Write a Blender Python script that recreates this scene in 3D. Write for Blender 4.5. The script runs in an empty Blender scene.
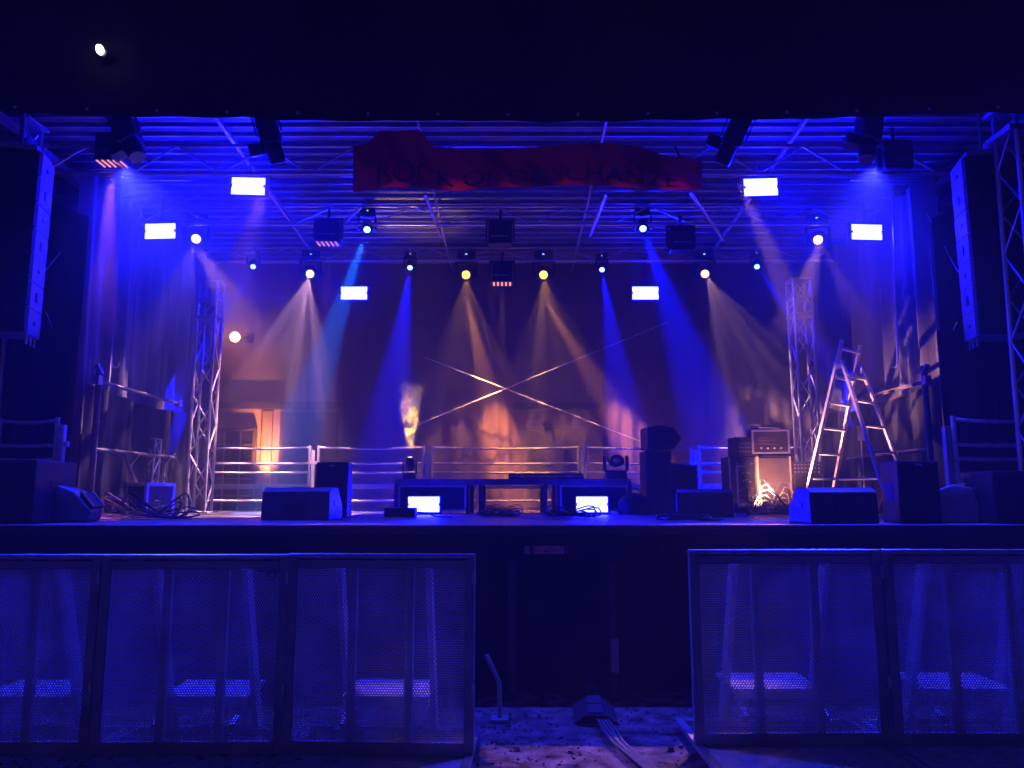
import bpy, bmesh, math, random
from mathutils import Vector, Matrix, Euler
random.seed(7)
R = math.radians
S = bpy.context.scene
COL = S.collection
PI = math.pi

# ------------------------------------------------------------------ layout
CAM_H, PITCH, FPX = 1.55, R(8.2), 769.0
SH = 1.31                       # stage deck height
def P(x, y, Y):
    """world point at depth Y that sits in direction (x, y) of the survey photograph"""
    dy = 384.0 - y
    k = Y / (FPX * math.cos(PITCH) - math.sin(PITCH) * dy)
    return Vector(((x - 512.0) * k, Y, CAM_H + k * (FPX * math.sin(PITCH) + math.cos(PITCH) * dy)))
def X(x, Y, y=500):
    return P(x, y, Y).x

# ------------------------------------------------------------------ mesh helper
class MB:
    def __init__(s): s.v = []; s.f = []
    def add(s, vs, fs):
        b = len(s.v); s.v += [tuple(v) for v in vs]; s.f += [tuple(b + i for i in q) for q in fs]; return s
    def box(s, c, d, rot=None):
        hx, hy, hz = d[0] / 2, d[1] / 2, d[2] / 2
        vs = [Vector((sx * hx, sy * hy, sz * hz)) for sx in (-1, 1) for sy in (-1, 1) for sz in (-1, 1)]
        if rot is not None:
            M = Euler(rot).to_matrix(); vs = [M @ v for v in vs]
        c = Vector(c)
        return s.add([c + v for v in vs], [(0, 1, 3, 2), (4, 6, 7, 5), (0, 4, 5, 1), (2, 3, 7, 6), (0, 2, 6, 4), (1, 5, 7, 3)])
    def bar(s, p0, p1, w, h, up=(0, 0, 1)):
        p0, p1 = Vector(p0), Vector(p1); d = (p1 - p0).normalized(); u = Vector(up)
        if abs(d.dot(u)) > .98: u = Vector((0, 1, 0))
        a = d.cross(u).normalized(); b = a.cross(d).normalized()
        vs = []
        for p in (p0, p1):
            for i, j in ((-1, -1), (1, -1), (1, 1), (-1, 1)): vs.append(p + a * i * w / 2 + b * j * h / 2)
        return s.add(vs, [(3, 2, 1, 0), (4, 5, 6, 7), (0, 1, 5, 4), (1, 2, 6, 5), (2, 3, 7, 6), (3, 0, 4, 7)])
    def path(s, pts, r, n=8, cap=True):
        pts = [Vector(p) for p in pts]; rings = []; prev = None
        for i, p in enumerate(pts):
            d = (pts[min(i + 1, len(pts) - 1)] - pts[max(i - 1, 0)]).normalized()
            if prev is None:
                u = Vector((0, 0, 1)) if abs(d.z) < .95 else Vector((1, 0, 0))
                a = d.cross(u).normalized()
            else:
                a = (prev - d * prev.dot(d)).normalized()
            prev = a; b = d.cross(a)
            rr = r[i] if isinstance(r, (list, tuple)) else r
            rings.append([p + (a * math.cos(2 * PI * k / n) + b * math.sin(2 * PI * k / n)) * rr for k in range(n)])
        vs = [v for q in rings for v in q]; fs = []
        for i in range(len(rings) - 1):
            for k in range(n): fs.append((i * n + k, i * n + (k + 1) % n, (i + 1) * n + (k + 1) % n, (i + 1) * n + k))
        if cap: fs += [tuple(range(n))[::-1], tuple((len(rings) - 1) * n + k for k in range(n))]
        return s.add(vs, fs)
    def tube(s, p0, p1, r, n=8): return s.path([p0, p1], r, n)
    def prism(s, poly, a0, a1, axis='x'):
        """poly = list of (u, v): for axis x u,v = y,z; for y u,v = x,z; for z u,v = x,y"""
        def m(u, v, w): return {'x': (w, u, v), 'y': (u, w, v), 'z': (u, v, w)}[axis]
        n = len(poly)
        vs = [m(u, v, a0) for u, v in poly] + [m(u, v, a1) for u, v in poly]
        fs = [tuple(range(n))[::-1], tuple(range(n, 2 * n))] + [(i, (i + 1) % n, n + (i + 1) % n, n + i) for i in range(n)]
        return s.add(vs, fs)
    def lathe(s, prof, c=(0, 0, 0), n=16, M=None):
        """profile of (radius, z); axis is z, turned by matrix M"""
        c = Vector(c); vs = []
        for r, z in prof:
            for k in range(n):
                v = Vector((r * math.cos(2 * PI * k / n), r * math.sin(2 * PI * k / n), z))
                vs.append(c + (M @ v if M is not None else v))
        fs = []
        for i in range(len(prof) - 1):
            for k in range(n): fs.append((i * n + k, i * n + (k + 1) % n, (i + 1) * n + (k + 1) % n, (i + 1) * n + k))
        fs += [tuple(range(n))[::-1], tuple((len(prof) - 1) * n + k for k in range(n))]
        return s.add(vs, fs)
    def grid(s, fn, nu, nv):
        vs = [fn(i / nu, j / nv) for j in range(nv + 1) for i in range(nu + 1)]
        w = nu + 1
        return s.add(vs, [(j * w + i, j * w + i + 1, (j + 1) * w + i + 1, (j + 1) * w + i) for j in range(nv) for i in range(nu)])
    def mesh(s, name, smooth=False, bevel=0, fixn=True):
        me = bpy.data.meshes.new(name); me.from_pydata(s.v, [], s.f); me.update()
        if bevel or fixn:
            bm = bmesh.new(); bm.from_mesh(me)
            if fixn: bmesh.ops.recalc_face_normals(bm, faces=bm.faces)
            if bevel:
                ed = [e for e in bm.edges if len(e.link_faces) == 2 and e.calc_face_angle(0) > R(35)]
                bmesh.ops.bevel(bm, geom=ed, offset=bevel, segments=2, profile=.6, affect='EDGES', clamp_overlap=True)
            bm.to_mesh(me); bm.free()
        if smooth:
            me.polygons.foreach_set('use_smooth', [True] * len(me.polygons))
            if hasattr(me, 'set_sharp_from_angle'): me.set_sharp_from_angle(angle=R(40))
        return me
    def build(s, name, mat, parent=None, smooth=False, bevel=0, loc=None, rot=None, fixn=True):
        o = bpy.data.objects.new(name, s.mesh(name, smooth, bevel, fixn)); COL.objects.link(o)
        for m in (mat if isinstance(mat, (list, tuple)) else [mat]): o.data.materials.append(m)
        if parent: o.parent = parent
        if loc is not None: o.location = loc
        if rot is not None: o.rotation_euler = rot
        return o

def tag(o, label=None, cat=None, group=None, kind=None):
    if label: o['label'] = label
    if cat: o['category'] = cat
    if group: o['group'] = group
    if kind: o['kind'] = kind
    return o
def thing(name, label, cat, loc=(0, 0, 0), rot=(0, 0, 0), group=None, scale=None):
    o = bpy.data.objects.new(name, None); COL.objects.link(o)
    o.location = loc; o.rotation_euler = rot if not isinstance(rot, (int, float)) else (0, 0, rot)
    if scale: o.scale = scale
    o.empty_display_size = .1
    return tag(o, label, cat, group)
def dup(root, loc, rot, label, group=None):
    def rec(o, par):
        c = o.copy(); COL.objects.link(c); c.parent = par
        for ch in [k for k in o.children if k.type == 'MESH']: rec(ch, c)
        return c
    r = rec(root, None); r.location = loc
    r.rotation_euler = rot if not isinstance(rot, (int, float)) else (0, 0, rot)
    r['label'] = label
    if group: r['group'] = group
    return r
def child(o, name):
    for c in o.children:
        if c.name.split('.')[0] == name: return c

# ------------------------------------------------------------------ lamps: one helper
def spot(p, target, col, power, ang, blend=.35, size=.03, name='spot'):
    l = bpy.data.lights.new(name, 'SPOT'); l.color = col; l.energy = power; l.spot_size = R(ang); l.spot_blend = blend; l.shadow_soft_size = size
    o = bpy.data.objects.new(name, l); COL.objects.link(o)
    d = (Vector(target) - Vector(p)).normalized(); o.location = Vector(p) + d * .05
    o.rotation_euler = d.to_track_quat('-Z', 'Y').to_euler(); return o

# ------------------------------------------------------------------ materials
def mat(name, col, rough=.6, metal=0., var=.25, vscale=6., bump=0., bscale=40., spec=.5, stretch=None, dust=None):
    m = bpy.data.materials.new(name); m.use_nodes = True; nt = m.node_tree; N = nt.nodes; L = nt.links
    b = N['Principled BSDF']; b.inputs['Roughness'].default_value = rough; b.inputs['Metallic'].default_value = metal
    b.inputs['Specular IOR Level'].default_value = spec
    tc = N.new('ShaderNodeTexCoord'); mp = N.new('ShaderNodeMapping')
    if stretch: mp.inputs['Scale'].default_value = stretch
    L.new(tc.outputs['Object'], mp.inputs['Vector'])
    no = N.new('ShaderNodeTexNoise'); no.inputs['Scale'].default_value = vscale; no.inputs['Detail'].default_value = 6
    L.new(mp.outputs[0], no.inputs['Vector'])
    cr = N.new('ShaderNodeValToRGB')
    lo = [max(0, c * (1 - var)) for c in col]; hi = [min(1, c * (1 + var)) for c in (dust or col)]
    cr.color_ramp.elements[0].position = .32; cr.color_ramp.elements[0].color = (*lo, 1)
    cr.color_ramp.elements[1].position = .7; cr.color_ramp.elements[1].color = (*hi, 1)
    L.new(no.outputs['Fac'], cr.inputs['Fac']); L.new(cr.outputs['Color'], b.inputs['Base Color'])
    mr = N.new('ShaderNodeMapRange'); mr.inputs['To Min'].default_value = max(.05, rough - .12); mr.inputs['To Max'].default_value = min(1, rough + .15)
    L.new(no.outputs['Fac'], mr.inputs['Value']); L.new(mr.outputs[0], b.inputs['Roughness'])
    if bump:
        n2 = N.new('ShaderNodeTexNoise'); n2.inputs['Scale'].default_value = bscale; n2.inputs['Detail'].default_value = 4
        L.new(mp.outputs[0], n2.inputs['Vector'])
        bp = N.new('ShaderNodeBump'); bp.inputs['Strength'].default_value = bump; bp.inputs['Distance'].default_value = .01
        L.new(n2.outputs['Fac'], bp.inputs['Height']); L.new(bp.outputs[0], b.inputs['Normal'])
    return m
def emit(name, col, strength=1.):
    m = bpy.data.materials.new(name); m.use_nodes = True; nt = m.node_tree
    nt.nodes.remove(nt.nodes['Principled BSDF'])
    e = nt.nodes.new('ShaderNodeEmission'); e.inputs['Color'].default_value = (*col, 1); e.inputs['Strength'].default_value = strength
    nt.links.new(e.outputs[0], nt.nodes['Material Output'].inputs['Surface'])
    return m

M = {}
M['alu'] = mat('aluminium', (.62, .61, .6), .36, .85, .12, 9, .05, 60)
M['galv'] = mat('galvanised_steel', (.5, .5, .5), .42, .7, .22, 14, .08, 70)
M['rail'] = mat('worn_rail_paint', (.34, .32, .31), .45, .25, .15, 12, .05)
M['barrier'] = mat('barrier_paint', (.32, .32, .32), .5, .35, .25, 5, .1, 60)
M['perf'] = mat('perforated_sheet', (.62, .62, .62), .4, .1, .25, 4, .05, 60)
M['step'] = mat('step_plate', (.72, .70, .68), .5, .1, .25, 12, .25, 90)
M['black'] = mat('black_paint', (.022, .022, .025), .5, 0, .35, 8, .12, 120)
M['plastic'] = mat('black_plastic', (.025, .025, .028), .38, 0, .3, 10, .06, 150)
M['grille'] = mat('speaker_grille', (.016, .016, .018), .55, .2, .3, 60, .5, 260)
M['cab'] = mat('cabinet_paint', (.035, .035, .038), .42, 0, .25, 10, .15, 180)
M['cabside'] = mat('array_side', (.3, .3, .31), .5, 0, .2, 10, .1, 180)
M['tilt'] = mat('lit_cabinet', (.16, .16, .17), .35, 0, .2, 10, .1, 160)  # cabinet paint lightened to stand in for blue light falling on it
M['cloth'] = mat('black_cloth', (.018, .018, .02), .95, 0, .4, 3, .3, 90, .1)
M['drape'] = mat('stage_drape', (.13, .125, .125), .9, 0, .3, 1.6, .35, 30, .15, (1, 1, .25))
M['fascia'] = mat('fascia_cloth', (.014, .014, .016), .85, 0, .35, 1.2, .25, 14, .2)
M['deck'] = mat('stage_deck', (.10, .085, .08), .42, 0, .45, 3.5, .15, 40, .5, None, (.13, .115, .11))
M['wood'] = mat('wood', (.42, .3, .2), .6, 0, .25, 4, .15, 60, .3, (1, 8, 1))
M['ply'] = mat('pale_board', (.55, .42, .34), .6, 0, .2, 4, .1, 60)
M['litply'] = mat('lit_board', (.62, .24, .18), .6, 0, .25, 14)  # board colour reddened to stand in for the reddish light there
M['roof'] = mat('roof_sheet', (.22, .22, .23), .5, .2, .2, 2, .05, 40)
M['purlin'] = mat('purlin', (.38, .38, .38), .4, .3, .2, 5)
M['plaster'] = mat('plaster', (.42, .33, .27), .85, 0, .25, 1.2, .3, 25)
M['dark'] = mat('dark_glass', (.02, .02, .022), .15, 0, .3, 4)
M['lintel'] = mat('dark_lintel', (.09, .075, .07), .7, 0, .3, 5, .2)
M['lid'] = mat('ramp_lid', (.07, .07, .075), .6, 0, .35, 20)
M['cable'] = mat('black_cable', (.03, .03, .03), .5, 0, .3, 20)
M['gcable'] = mat('grey_cable', (.17, .16, .15), .5, 0, .3, 20)
M['ladder'] = mat('ladder_aluminium', (.74, .72, .70), .4, .25, .15, 10, .05)
M['white'] = mat('pale_front', (.08, .065, .06), .6, 0, .2, 8, .15, 120)
M['rubber'] = mat('rubber', (.02, .02, .02), .8, 0, .4, 10, .3, 60)
M['knob'] = mat('silver_knob', (.7, .7, .7), .3, .6, .1)
M['led'] = emit('led_panel_face', (.0023, .0025, 1.), 820)
M['warm'] = emit('warm_lens', (1., .50, .16), 7)
M['amber'] = emit('amber_lens', (1., .52, .06), 5)
M['bluel'] = emit('blue_lens', (.06, .16, 1.), 26)
M['yellow'] = emit('yellow_lens', (1., .6, .1), 5)
M['pinkled'] = emit('pink_led', (1., .30, .38), 1.5)
M['indic'] = emit('indicator_led', (.35, .5, 1.), 2.5)
M['globe'] = emit('globe_glass', (1., .42, .10), 45)
M['lampw'] = emit('lamp_white', (1., 1., .95), 9)
M['glint'] = mat('lens_glass', (.5, .45, .3), .12, .9, .1)
M['letter'] = mat('banner_letter', (.015, .012, .015), .8)

# red banner: cloth that lets light through
m = mat('red_banner', (.035, .003, .004), .9, 0, .3, 3, .3, 40, .1); M['banner'] = m
nt = m.node_tree; b = nt.nodes['Principled BSDF']; tr = nt.nodes.new('ShaderNodeBsdfTranslucent'); tr.inputs['Color'].default_value = (.3, .014, .016, 1)
mx = nt.nodes.new('ShaderNodeMixShader'); mx.inputs[0].default_value = .6
nt.links.new(b.outputs[0], mx.inputs[1]); nt.links.new(tr.outputs[0], mx.inputs[2]); nt.links.new(mx.outputs[0], nt.nodes['Material Output'].inputs['Surface'])
# gauze backdrop: fine net, partly see-through
m = mat('gauze', (.14, .11, .11), .9, 0, .35, 3, .5, 60, .1, (3, 1, .35)); M['gauze'] = m
nt = m.node_tree; b = nt.nodes['Principled BSDF']; tr = nt.nodes.new('ShaderNodeBsdfTransparent')
mx = nt.nodes.new('ShaderNodeMixShader'); mx.inputs[0].default_value = .52
tl_ = nt.nodes.new('ShaderNodeBsdfTranslucent'); tl_.inputs['Color'].default_value = (.5, .4, .36, 1); m2 = nt.nodes.new('ShaderNodeMixShader'); m2.inputs[0].default_value = .3
nt.links.new(b.outputs[0], m2.inputs[1]); nt.links.new(tl_.outputs[0], m2.inputs[2])
nt.links.new(tr.outputs[0], mx.inputs[1]); nt.links.new(m2.outputs[0], mx.inputs[2]); nt.links.new(mx.outputs[0], nt.nodes['Material Output'].inputs['Surface'])
# trodden ground
m = mat('ground', (.055, .044, .038), .95, 0, .7, 7, 1., 24, .2, None, (.17, .135, .11)); M['ground'] = m
M['litter'] = mat('litter', (.13, .09, .055), .8, 0, .6, 30)
M['earth'] = mat('earth', (.12, .1, .09), .95)

# ------------------------------------------------------------------ setting
g = MB().grid(lambda u, v: (-25 + 50 * u, -15 + 50 * v, .012 * math.sin(9 * u * 5) * math.sin(13 * v * 4)), 100, 100).build('ground', M['ground'], smooth=True)
tag(g, 'trodden bare ground in front of the stage', 'ground', kind='structure')
mb = MB()
for i in range(1500):
    x, y = random.uniform(-3.6, 3.6), random.uniform(3.6, 5.5)
    s = random.uniform(.006, .026); a = random.uniform(0, PI); z = .018 + .012 * math.sin(9 * (x + 25) / 10) * math.sin(13 * (y + 15) / 50 * 4)
    c = Vector((x, y, z)); u = Vector((math.cos(a), math.sin(a), random.uniform(-.4, .4))) * s; w = Vector((-math.sin(a), math.cos(a), random.uniform(-.3, .5))) * s * random.uniform(.4, .8)
    mb.add([c - u, c - w * .8, c + u, c + w], [(0, 1, 2, 3)])
for i in range(1400):
    x, y = random.uniform(-2.2, 2.4), random.uniform(3.9, 5.9)
    q = random.uniform(.005, .016) * (2.2 if random.random() < .06 else 1); z = .012 * math.sin(9 * (x + 25) / 10) * math.sin(13 * (y + 15) / 50 * 4)
    mb.box((x, y, z + q * .25), (q, q * random.uniform(.6, 1.2), q * .7), (random.uniform(-.6, .6), random.uniform(-.6, .6), random.uniform(0, 3)))
tag(mb.build('ground_litter', M['litter'], fixn=False), 'dry leaf bits and gravel strewn over the ground', 'litter', kind='stuff')

# stage: deck, skirt
st = thing('stage', 'raised black stage platform with black cloth skirt', 'stage')
MB().box((0, 9.3, SH - .05), (12.4, 6.0, .10)).build('deck', M['deck'], st, bevel=.008)
MB().box((0, 6.285, SH - .046), (12.4, .02, .07)).build('edge_trim', M['black'], st, bevel=.004)
MB().box((0, 6.284, SH - .003), (12.4, .024, .012)).build('edge_lip', M['galv'], st, bevel=.003)
def skirtf(u, v):
    x = -6.2 + 12.4 * u
    return (x, 6.34 + .035 * math.sin(x * 11 + math.sin(x * 3)) * (1 - v * .6) + .01 * math.sin(x * 27 + 1), (SH - .24) * v)
MB().grid(skirtf, 260, 6).build('skirt', M['cloth'], st, smooth=True)
MB().grid(lambda u, v: (-6.2 + 12.4 * u, 6.272 + .006 * math.sin(u * 90), SH - .30 + .225 * v), 160, 3).build('valance', M['cloth'], st, smooth=True)
for px in (512, 610):
    MB().box((X(px, 6.24), 6.24, .52), (.06, .05, 1.0)).build('leg', M['black'], st, bevel=.004)
MB().box((X(612, 6.18), 6.19, .32), (.06, .03, .25)).box((X(612, 6.18), 6.165, .40), (.04, .02, .04)).build('leg_bracket', M['barrier'], st, bevel=.004)
pp = P(546, 550, 6.24)
MB().box((pp.x, 6.25, pp.z), (.34, .012, .065)).build('slot_board', M['litply'], st)  # board stands for a skirt slot; its reddish light is in the colour
k = MB()
for dx, w in ((-.115, .035), (.155, .02)): k.box((pp.x + dx, 6.238, pp.z), (w, .008, .066))
k.box((pp.x - .005, 6.238, pp.z - .012), (.02, .008, .02)); k.build('slot_board_mark', M['black'], st)
for i in range(26):
    x = random.uniform(-4.1, 4.1); k = MB().box((x, 6.262, SH - .19 + random.uniform(-.02, .03)), (random.uniform(.012, .05), .004, .01), (0, random.uniform(-.4, .4), 0)); k.build('tape_scrap', M['white'], st)

# roof
rf = thing('stage_roof', 'ribbed metal stage roof on crosswise purlins over the stage', 'roof')
def rz(Y): return 5.46 - (Y - 6.2) * .048
mb = MB(); nr = 108
def rooff(u, v):
    Y = 6.25 + 5.6 * v; i = round(v * nr)
    return (-6.2 + 12.4 * u, Y, rz(Y) + (.03 if i % 4 in (1, 2) else 0))
mb.grid(rooff, 1, nr).build('roof_sheet', M['roof'], rf)
for i in range(27):
    Y = 6.6 + i * .19
    k = MB().box((0, Y, rz(Y) - .03), (12.3, .02, .05)); k.build('purlin', M['purlin'], rf)
for x in (-2.95, -.95, .95, 2.95):
    MB().bar((x, 6.3, rz(6.3) - .13), (x, 11.8, rz(11.8) - .13), .034 if abs(x) > 2 else .022, .04).build('rafter', M['alu'], rf)
for sx in (-1, 1):
    MB().bar((sx * 5.0, 6.3, 5.2), (sx * 5.0, 11.8, 5.0), .1, .1).build('eaves_beam', M['alu'], rf)

# fascia: dark cloth banner hung across the front of the roof
fa = thing('roof_fascia', 'wide dark cloth fascia across the top front of the stage roof', 'fascia')
def fasf(u, v):
    x = -7 + 14 * u; zb = 4.70 + .0045 * x * x - .012 * abs(math.sin((x - .03) * PI / .575)) 
    return (x, 6.15 + .012 * math.sin(x * 3.1) * (1 - v) + .006 * math.sin(x * 9 + v * 4), zb + (7.1 - zb) * v)
MB().grid(fasf, 160, 16).build('fascia_cloth', M['fascia'], fa, smooth=True)
ez = []
for i, px in enumerate((15, 87, 157, 227, 298, 368, 438, 508, 578, 648, 717, 787, 857, 929, 998)):
    p = P(px, 114.5 - 8 * ((px - 512) / 512) ** 2, 6.12); ez.append(p)
    MB().lathe([(.006, 0), (.014, 0), (.014, .006), (.006, .006)], p, 10, Matrix.Rotation(R(90), 3, 'X')).build('eyelet', M['alu'], fa)
lp = P(103, 53, 6.05)
wl = thing('work_lamp', 'small bright oval white lamp high on the dark fascia', 'lamp', lp)
MB().lathe([(.001, -.012), (.034, -.012), (.04, .0), (.03, .03), (.001, .035)], (0, 0, 0), 16, Matrix.Rotation(R(-90), 3, 'X') ).build('housing', M['black'], wl, smooth=True, rot=(0, R(28), 0))
o = MB().lathe([(.001, .014), (.02, .013), (.029, .008), (.032, .0)], (0, 0, 0), 16, Matrix.Scale(1.6, 3, (0, 1, 0))).build('lamp_glass', M['lampw'], wl, smooth=True, loc=(0, -.05, 0), rot=(R(90), R(-25), 0))

# ------------------------------------------------------------------ trusses
def truss(name, label, p0, p1, w, h, cat='truss', cr=.022, br=.011, step=.38, group=None, sides=4, matk='alu', plate=False, up=(0, 0, 1)):
    p0, p1 = Vector(p0), Vector(p1); t = thing(name, label, cat, p0, group=group)
    d = p1 - p0; L = d.length; d.normalize(); u = Vector(up)
    if abs(d.dot(u)) > .98: u = Vector((0, 1, 0))
    a = d.cross(u).normalized(); b = a.cross(d).normalized()
    if sides == 4: cs = [a * i * w / 2 + b * j * h / 2 for i, j in ((-1, -1), (1, -1), (1, 1), (-1, 1))]
    else: cs = [b * h / 2, -b * h / 2]
    for c in cs: MB().tube(c, c + d * L, cr, 8).build('chord', M[matk], t, smooth=True)
    n = max(2, round(L / step)); k = MB()
    faces = range(4) if sides == 4 else [0]
    for fi in faces:
        c0, c1 = cs[fi], cs[(fi + 1) % len(cs)]
        for i in range(n):
            q0, q1 = d * (L * i / n), d * (L * (i + 1) / n)
            if i % 2: k.tube(c0 + q0, c1 + q1, br, 6)
            else: k.tube(c1 + q0, c0 + q1, br, 6)
        for i in (0, n): k.tube(c0 + d * (L * i / n), c1 + d * (L * i / n), br * 1.3, 6)
    k.build('bracing', M[matk], t, smooth=True)
    if plate:
        MB().box((0, 0, .012), (w + .14, h + .14, .024)).build('base_plate', M['galv'], t, bevel=.004)
        for dz, tk in ((-.5, .05), (-.25, .035), (0, .03)): MB().box((0, 0, L + dz), (w + .05, h + .05, tk)).build('sleeve', M['galv'], t, bevel=.004)
    return t
tl = P(203, 512, 10.4); tr_ = P(806, 512, 10.4)
truss('truss_tower', 'aluminium lattice truss tower standing left on stage beside the grid window', (tl.x - .06, 10.4, SH), (tl.x - .06, 10.4, 4.46), .24, .24, plate=True, group='truss towers on the stage')
truss('truss_tower', 'aluminium lattice truss tower standing right on stage behind the ladder', (tr_.x + .07, 10.4, SH), (tr_.x + .07, 10.4, 4.5), .24, .24, plate=True, group='truss towers on the stage')
truss('truss_tower', 'tall blue lit truss tower at the right front stage corner', (4.60, 6.62, SH), (4.66, 6.62, 5.3), .3, .3, plate=True, group='truss towers at the stage front', step=.42)
truss('truss_tower', 'tall truss tower at the left front corner behind hanging speakers', (-5.0, 7.4, SH), (-5.05, 7.4, 5.3), .3, .3, plate=True, group='truss towers at the stage front', step=.42)
truss('ceiling_truss', 'front crosswise ladder truss under the roof holding the red banner', (-4.8, 7.45, 4.94), (4.8, 7.45, 4.94), .25, .3, step=.45, group='crosswise trusses under the roof', sides=2, up=(0, 0, 1))
truss('ceiling_truss', 'middle crosswise ladder truss under the roof with square lamp heads', (-4.8, 9.4, 5.08), (4.8, 9.4, 5.08), .25, .24, step=.5, group='crosswise trusses under the roof', sides=2)
truss('ceiling_truss', 'rearmost crosswise truss under the roof carrying the warm spotlights', (-4.8, 10.9, 5.05), (4.8, 10.9, 5.05), .25, .2, step=.5, group='crosswise trusses under the roof', sides=2)
truss('truss_piece', 'short lattice truss piece standing upright behind the flight cases', P(146, 505, 9.9).xy.to_3d() + Vector((0, 0, SH)), P(148, 505, 9.9).xy.to_3d() + Vector((0, 0, SH + .95)), .16, .16, step=.22, cr=.014, br=.008)
# thin bars
def pole(name, label, pts, r=.022, mk='galv', cat='pole', group=None, n=8):
    o = MB().path(pts, r, n).build(name, M[mk], smooth=True); return tag(o, label, cat, group)
pole('crossbar', 'slim crossbar under the roof left, above the outer LED panel', [P(84, 180, 8.7), P(192, 180, 8.7)], .012, 'alu', 'bar', 'slim crossbars near the side curtains')
pole('crossbar', 'slim crossbar under the roof right, above the outer LED panel', [P(850, 180, 8.7), P(929, 180, 8.7)], .012, 'alu', 'bar', 'slim crossbars near the side curtains')

# side rails, hanging pipes
def hang(label, px, y0, y1, px1, Y):
    t = thing('hanging_pipe', label, 'pipe', P(px, y0, Y), group='pipes hanging before the side curtains')
    a = P(px, y0, Y); b_ = P(px1, y1, Y)
    MB().tube((0, 0, 0), b_ - a, .013, 8).build('pipe', M['galv'], t, smooth=True)
    q = b_ - a; s = 1 if px < 512 else -1
    MB().path([q, q + Vector((.03 * s, 0, -.07)), q + Vector((.09 * s, 0, -.06)), q + Vector((.1 * s, 0, 0))], .009, 6).build('hook', M['galv'], t, smooth=True)
hang('thin pipe with hook hanging before the left side curtain', 117, 185, 362, 111, 8.9)
hang('thin pipe with hook hanging before the right side curtain', 892, 185, 362, 898, 8.9)
def siderail(s, word):
    t = thing('wall_rail', 'scaffold rail and post along the %s side curtain' % word, 'rail', (s * 4.45, 8.2, SH), group='scaffold rails at the stage sides')
    MB().tube((0, 0, 0), (0, 0, 1.62), .032, 10).build('post', M['lintel'], t, smooth=True)
    MB().tube((0, 0, 1.45), (s * .12, 2.3, 1.48), .022, 8).build('top_rail', M['lintel'], t, smooth=True)
    MB().tube((0, 0, .72), (s * .12, 2.3, .74), .022, 8).build('mid_rail', M['lintel'], t, smooth=True)
    MB().tube((s * .05, .75, .72), (s * .1, 1.5, .02), .02, 8).build('brace', M['lintel'], t, smooth=True)
    MB().box((0, -.03, 1.46), (.07, .09, .1)).box((0, -.02, 1.58), (.05, .05, .12), (.3, .4 * s, 0)).box((s * .115, 2.25, 1.48), (.07, .08, .09)).build('clamp', M['galv'], t, bevel=.008)
siderail(-1, 'left'); siderail(1, 'right')
# guy wires
for lab, a, b_ in (('steel guy wire from left array up to the curtain edge', P(46, 270, 7.3), P(82, 226, 8.1)),
                   ('steel guy wire below the left array running down to the post', P(46, 312, 7.3), P(65, 358, 8.0)),
                   ('steel guy wire from right curtain edge down to the array', P(927, 214, 8.1), P(958, 272, 7.3)),
                   ('steel guy wire below the right array running to the post', P(957, 322, 7.3), P(943, 352, 8.0))):
    pole('guy_wire', lab, [a, b_], .006, 'alu', 'wire', 'guy wires beside the speaker arrays', 6)
for lab, a, b_ in (('steel bracing cable rising to the right across the backdrop', P(412, 427, 11.45), P(668, 322, 11.45)),
                   ('steel bracing cable falling to the right across the backdrop', P(424, 357, 11.43), P(642, 442, 11.43))):
    pole('bracing_cable', lab, [a, b_], .0065, 'step', 'cable', 'crossed bracing cables before the backdrop', 6)
# roof diagonals
for px0, py0, px1, py1, lab in ((362, 206, 345, 222, 'outer left'), (425, 194, 441, 236, 'inner left'), (606, 194, 590, 236, 'inner right'), (690, 192, 724, 240, 'outer right')):
    pole('roof_strut', 'slanting %s roof strut behind the red banner' % lab, [P(px0, py0, 7.9), P(px1, py1, 9.3)], .018, 'alu', 'strut', 'slanting struts under the roof')

# ------------------------------------------------------------------ cloths
def curtain(s):
    def f(u, v):
        Y = 8.15 + 3.5 * u; z = SH + .02 + (5.12 - SH) * v
        return (s * (4.72 + .06 * math.sin(Y * 15 + s) + .03 * math.sin(Y * 37 + v * 2)), Y, z)
    return MB().grid(f, 140, 10).build('side_curtain', M['drape'], smooth=True)
tag(curtain(-1), 'heavy folded side curtain down the left of the stage, lit blue', 'curtain', 'side curtains')
tag(curtain(1), 'heavy folded side curtain down the right of the stage, lit blue', 'curtain', 'side curtains')
def lower(s):
    return MB().grid(lambda u, v: (s * (4.60 + .03 * math.sin(u * 40) + .012 * math.sin(u * 97)), 8.22 + 3.3 * u, SH + .02 + (2.74 - .10 * math.sin(PI * u) - SH) * v), 120, 6).build('lower_drape', M['cloth'], smooth=True)
tag(lower(-1), 'black lower drape under the scaffold rail at the left side', 'drape', 'black lower drapes at the stage sides')
tag(lower(1), 'black lower drape under the scaffold rail at the right side', 'drape', 'black lower drapes at the stage sides')
def wing(s):
    def f(u, v):
        x = 4.36 + 2.4 * u; top = 4.38 + .28 * min(1, u * 3)
        return (s * x, 7.62 + .05 * math.sin(x * 16 + s), SH + .02 + (top - SH) * v)
    return MB().grid(f, 80, 10).build('wing_drape', M['cloth'], smooth=True)
tag(wing(-1), 'black wing drape behind the left speaker array', 'drape', 'black wing drapes')
tag(wing(1), 'black wing drape behind the right speaker array', 'drape', 'black wing drapes')
def scrim(s, x0, x1, zt, Y):
    return MB().grid(lambda u, v: (x0 + (x1 - x0) * u, Y + .025 * math.sin(u * 31 + s) + .012 * math.sin(u * 73), SH + .02 + (zt - SH) * v), 90, 6).build('masking_cloth', M['cloth'], smooth=True)
tag(scrim(-1, -6.3, X(64, 7.25, 430), P(40, 330, 7.25).z, 7.25), 'black masking cloth hanging below the left line array', 'masking cloth', 'masking cloths below the line arrays')
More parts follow.
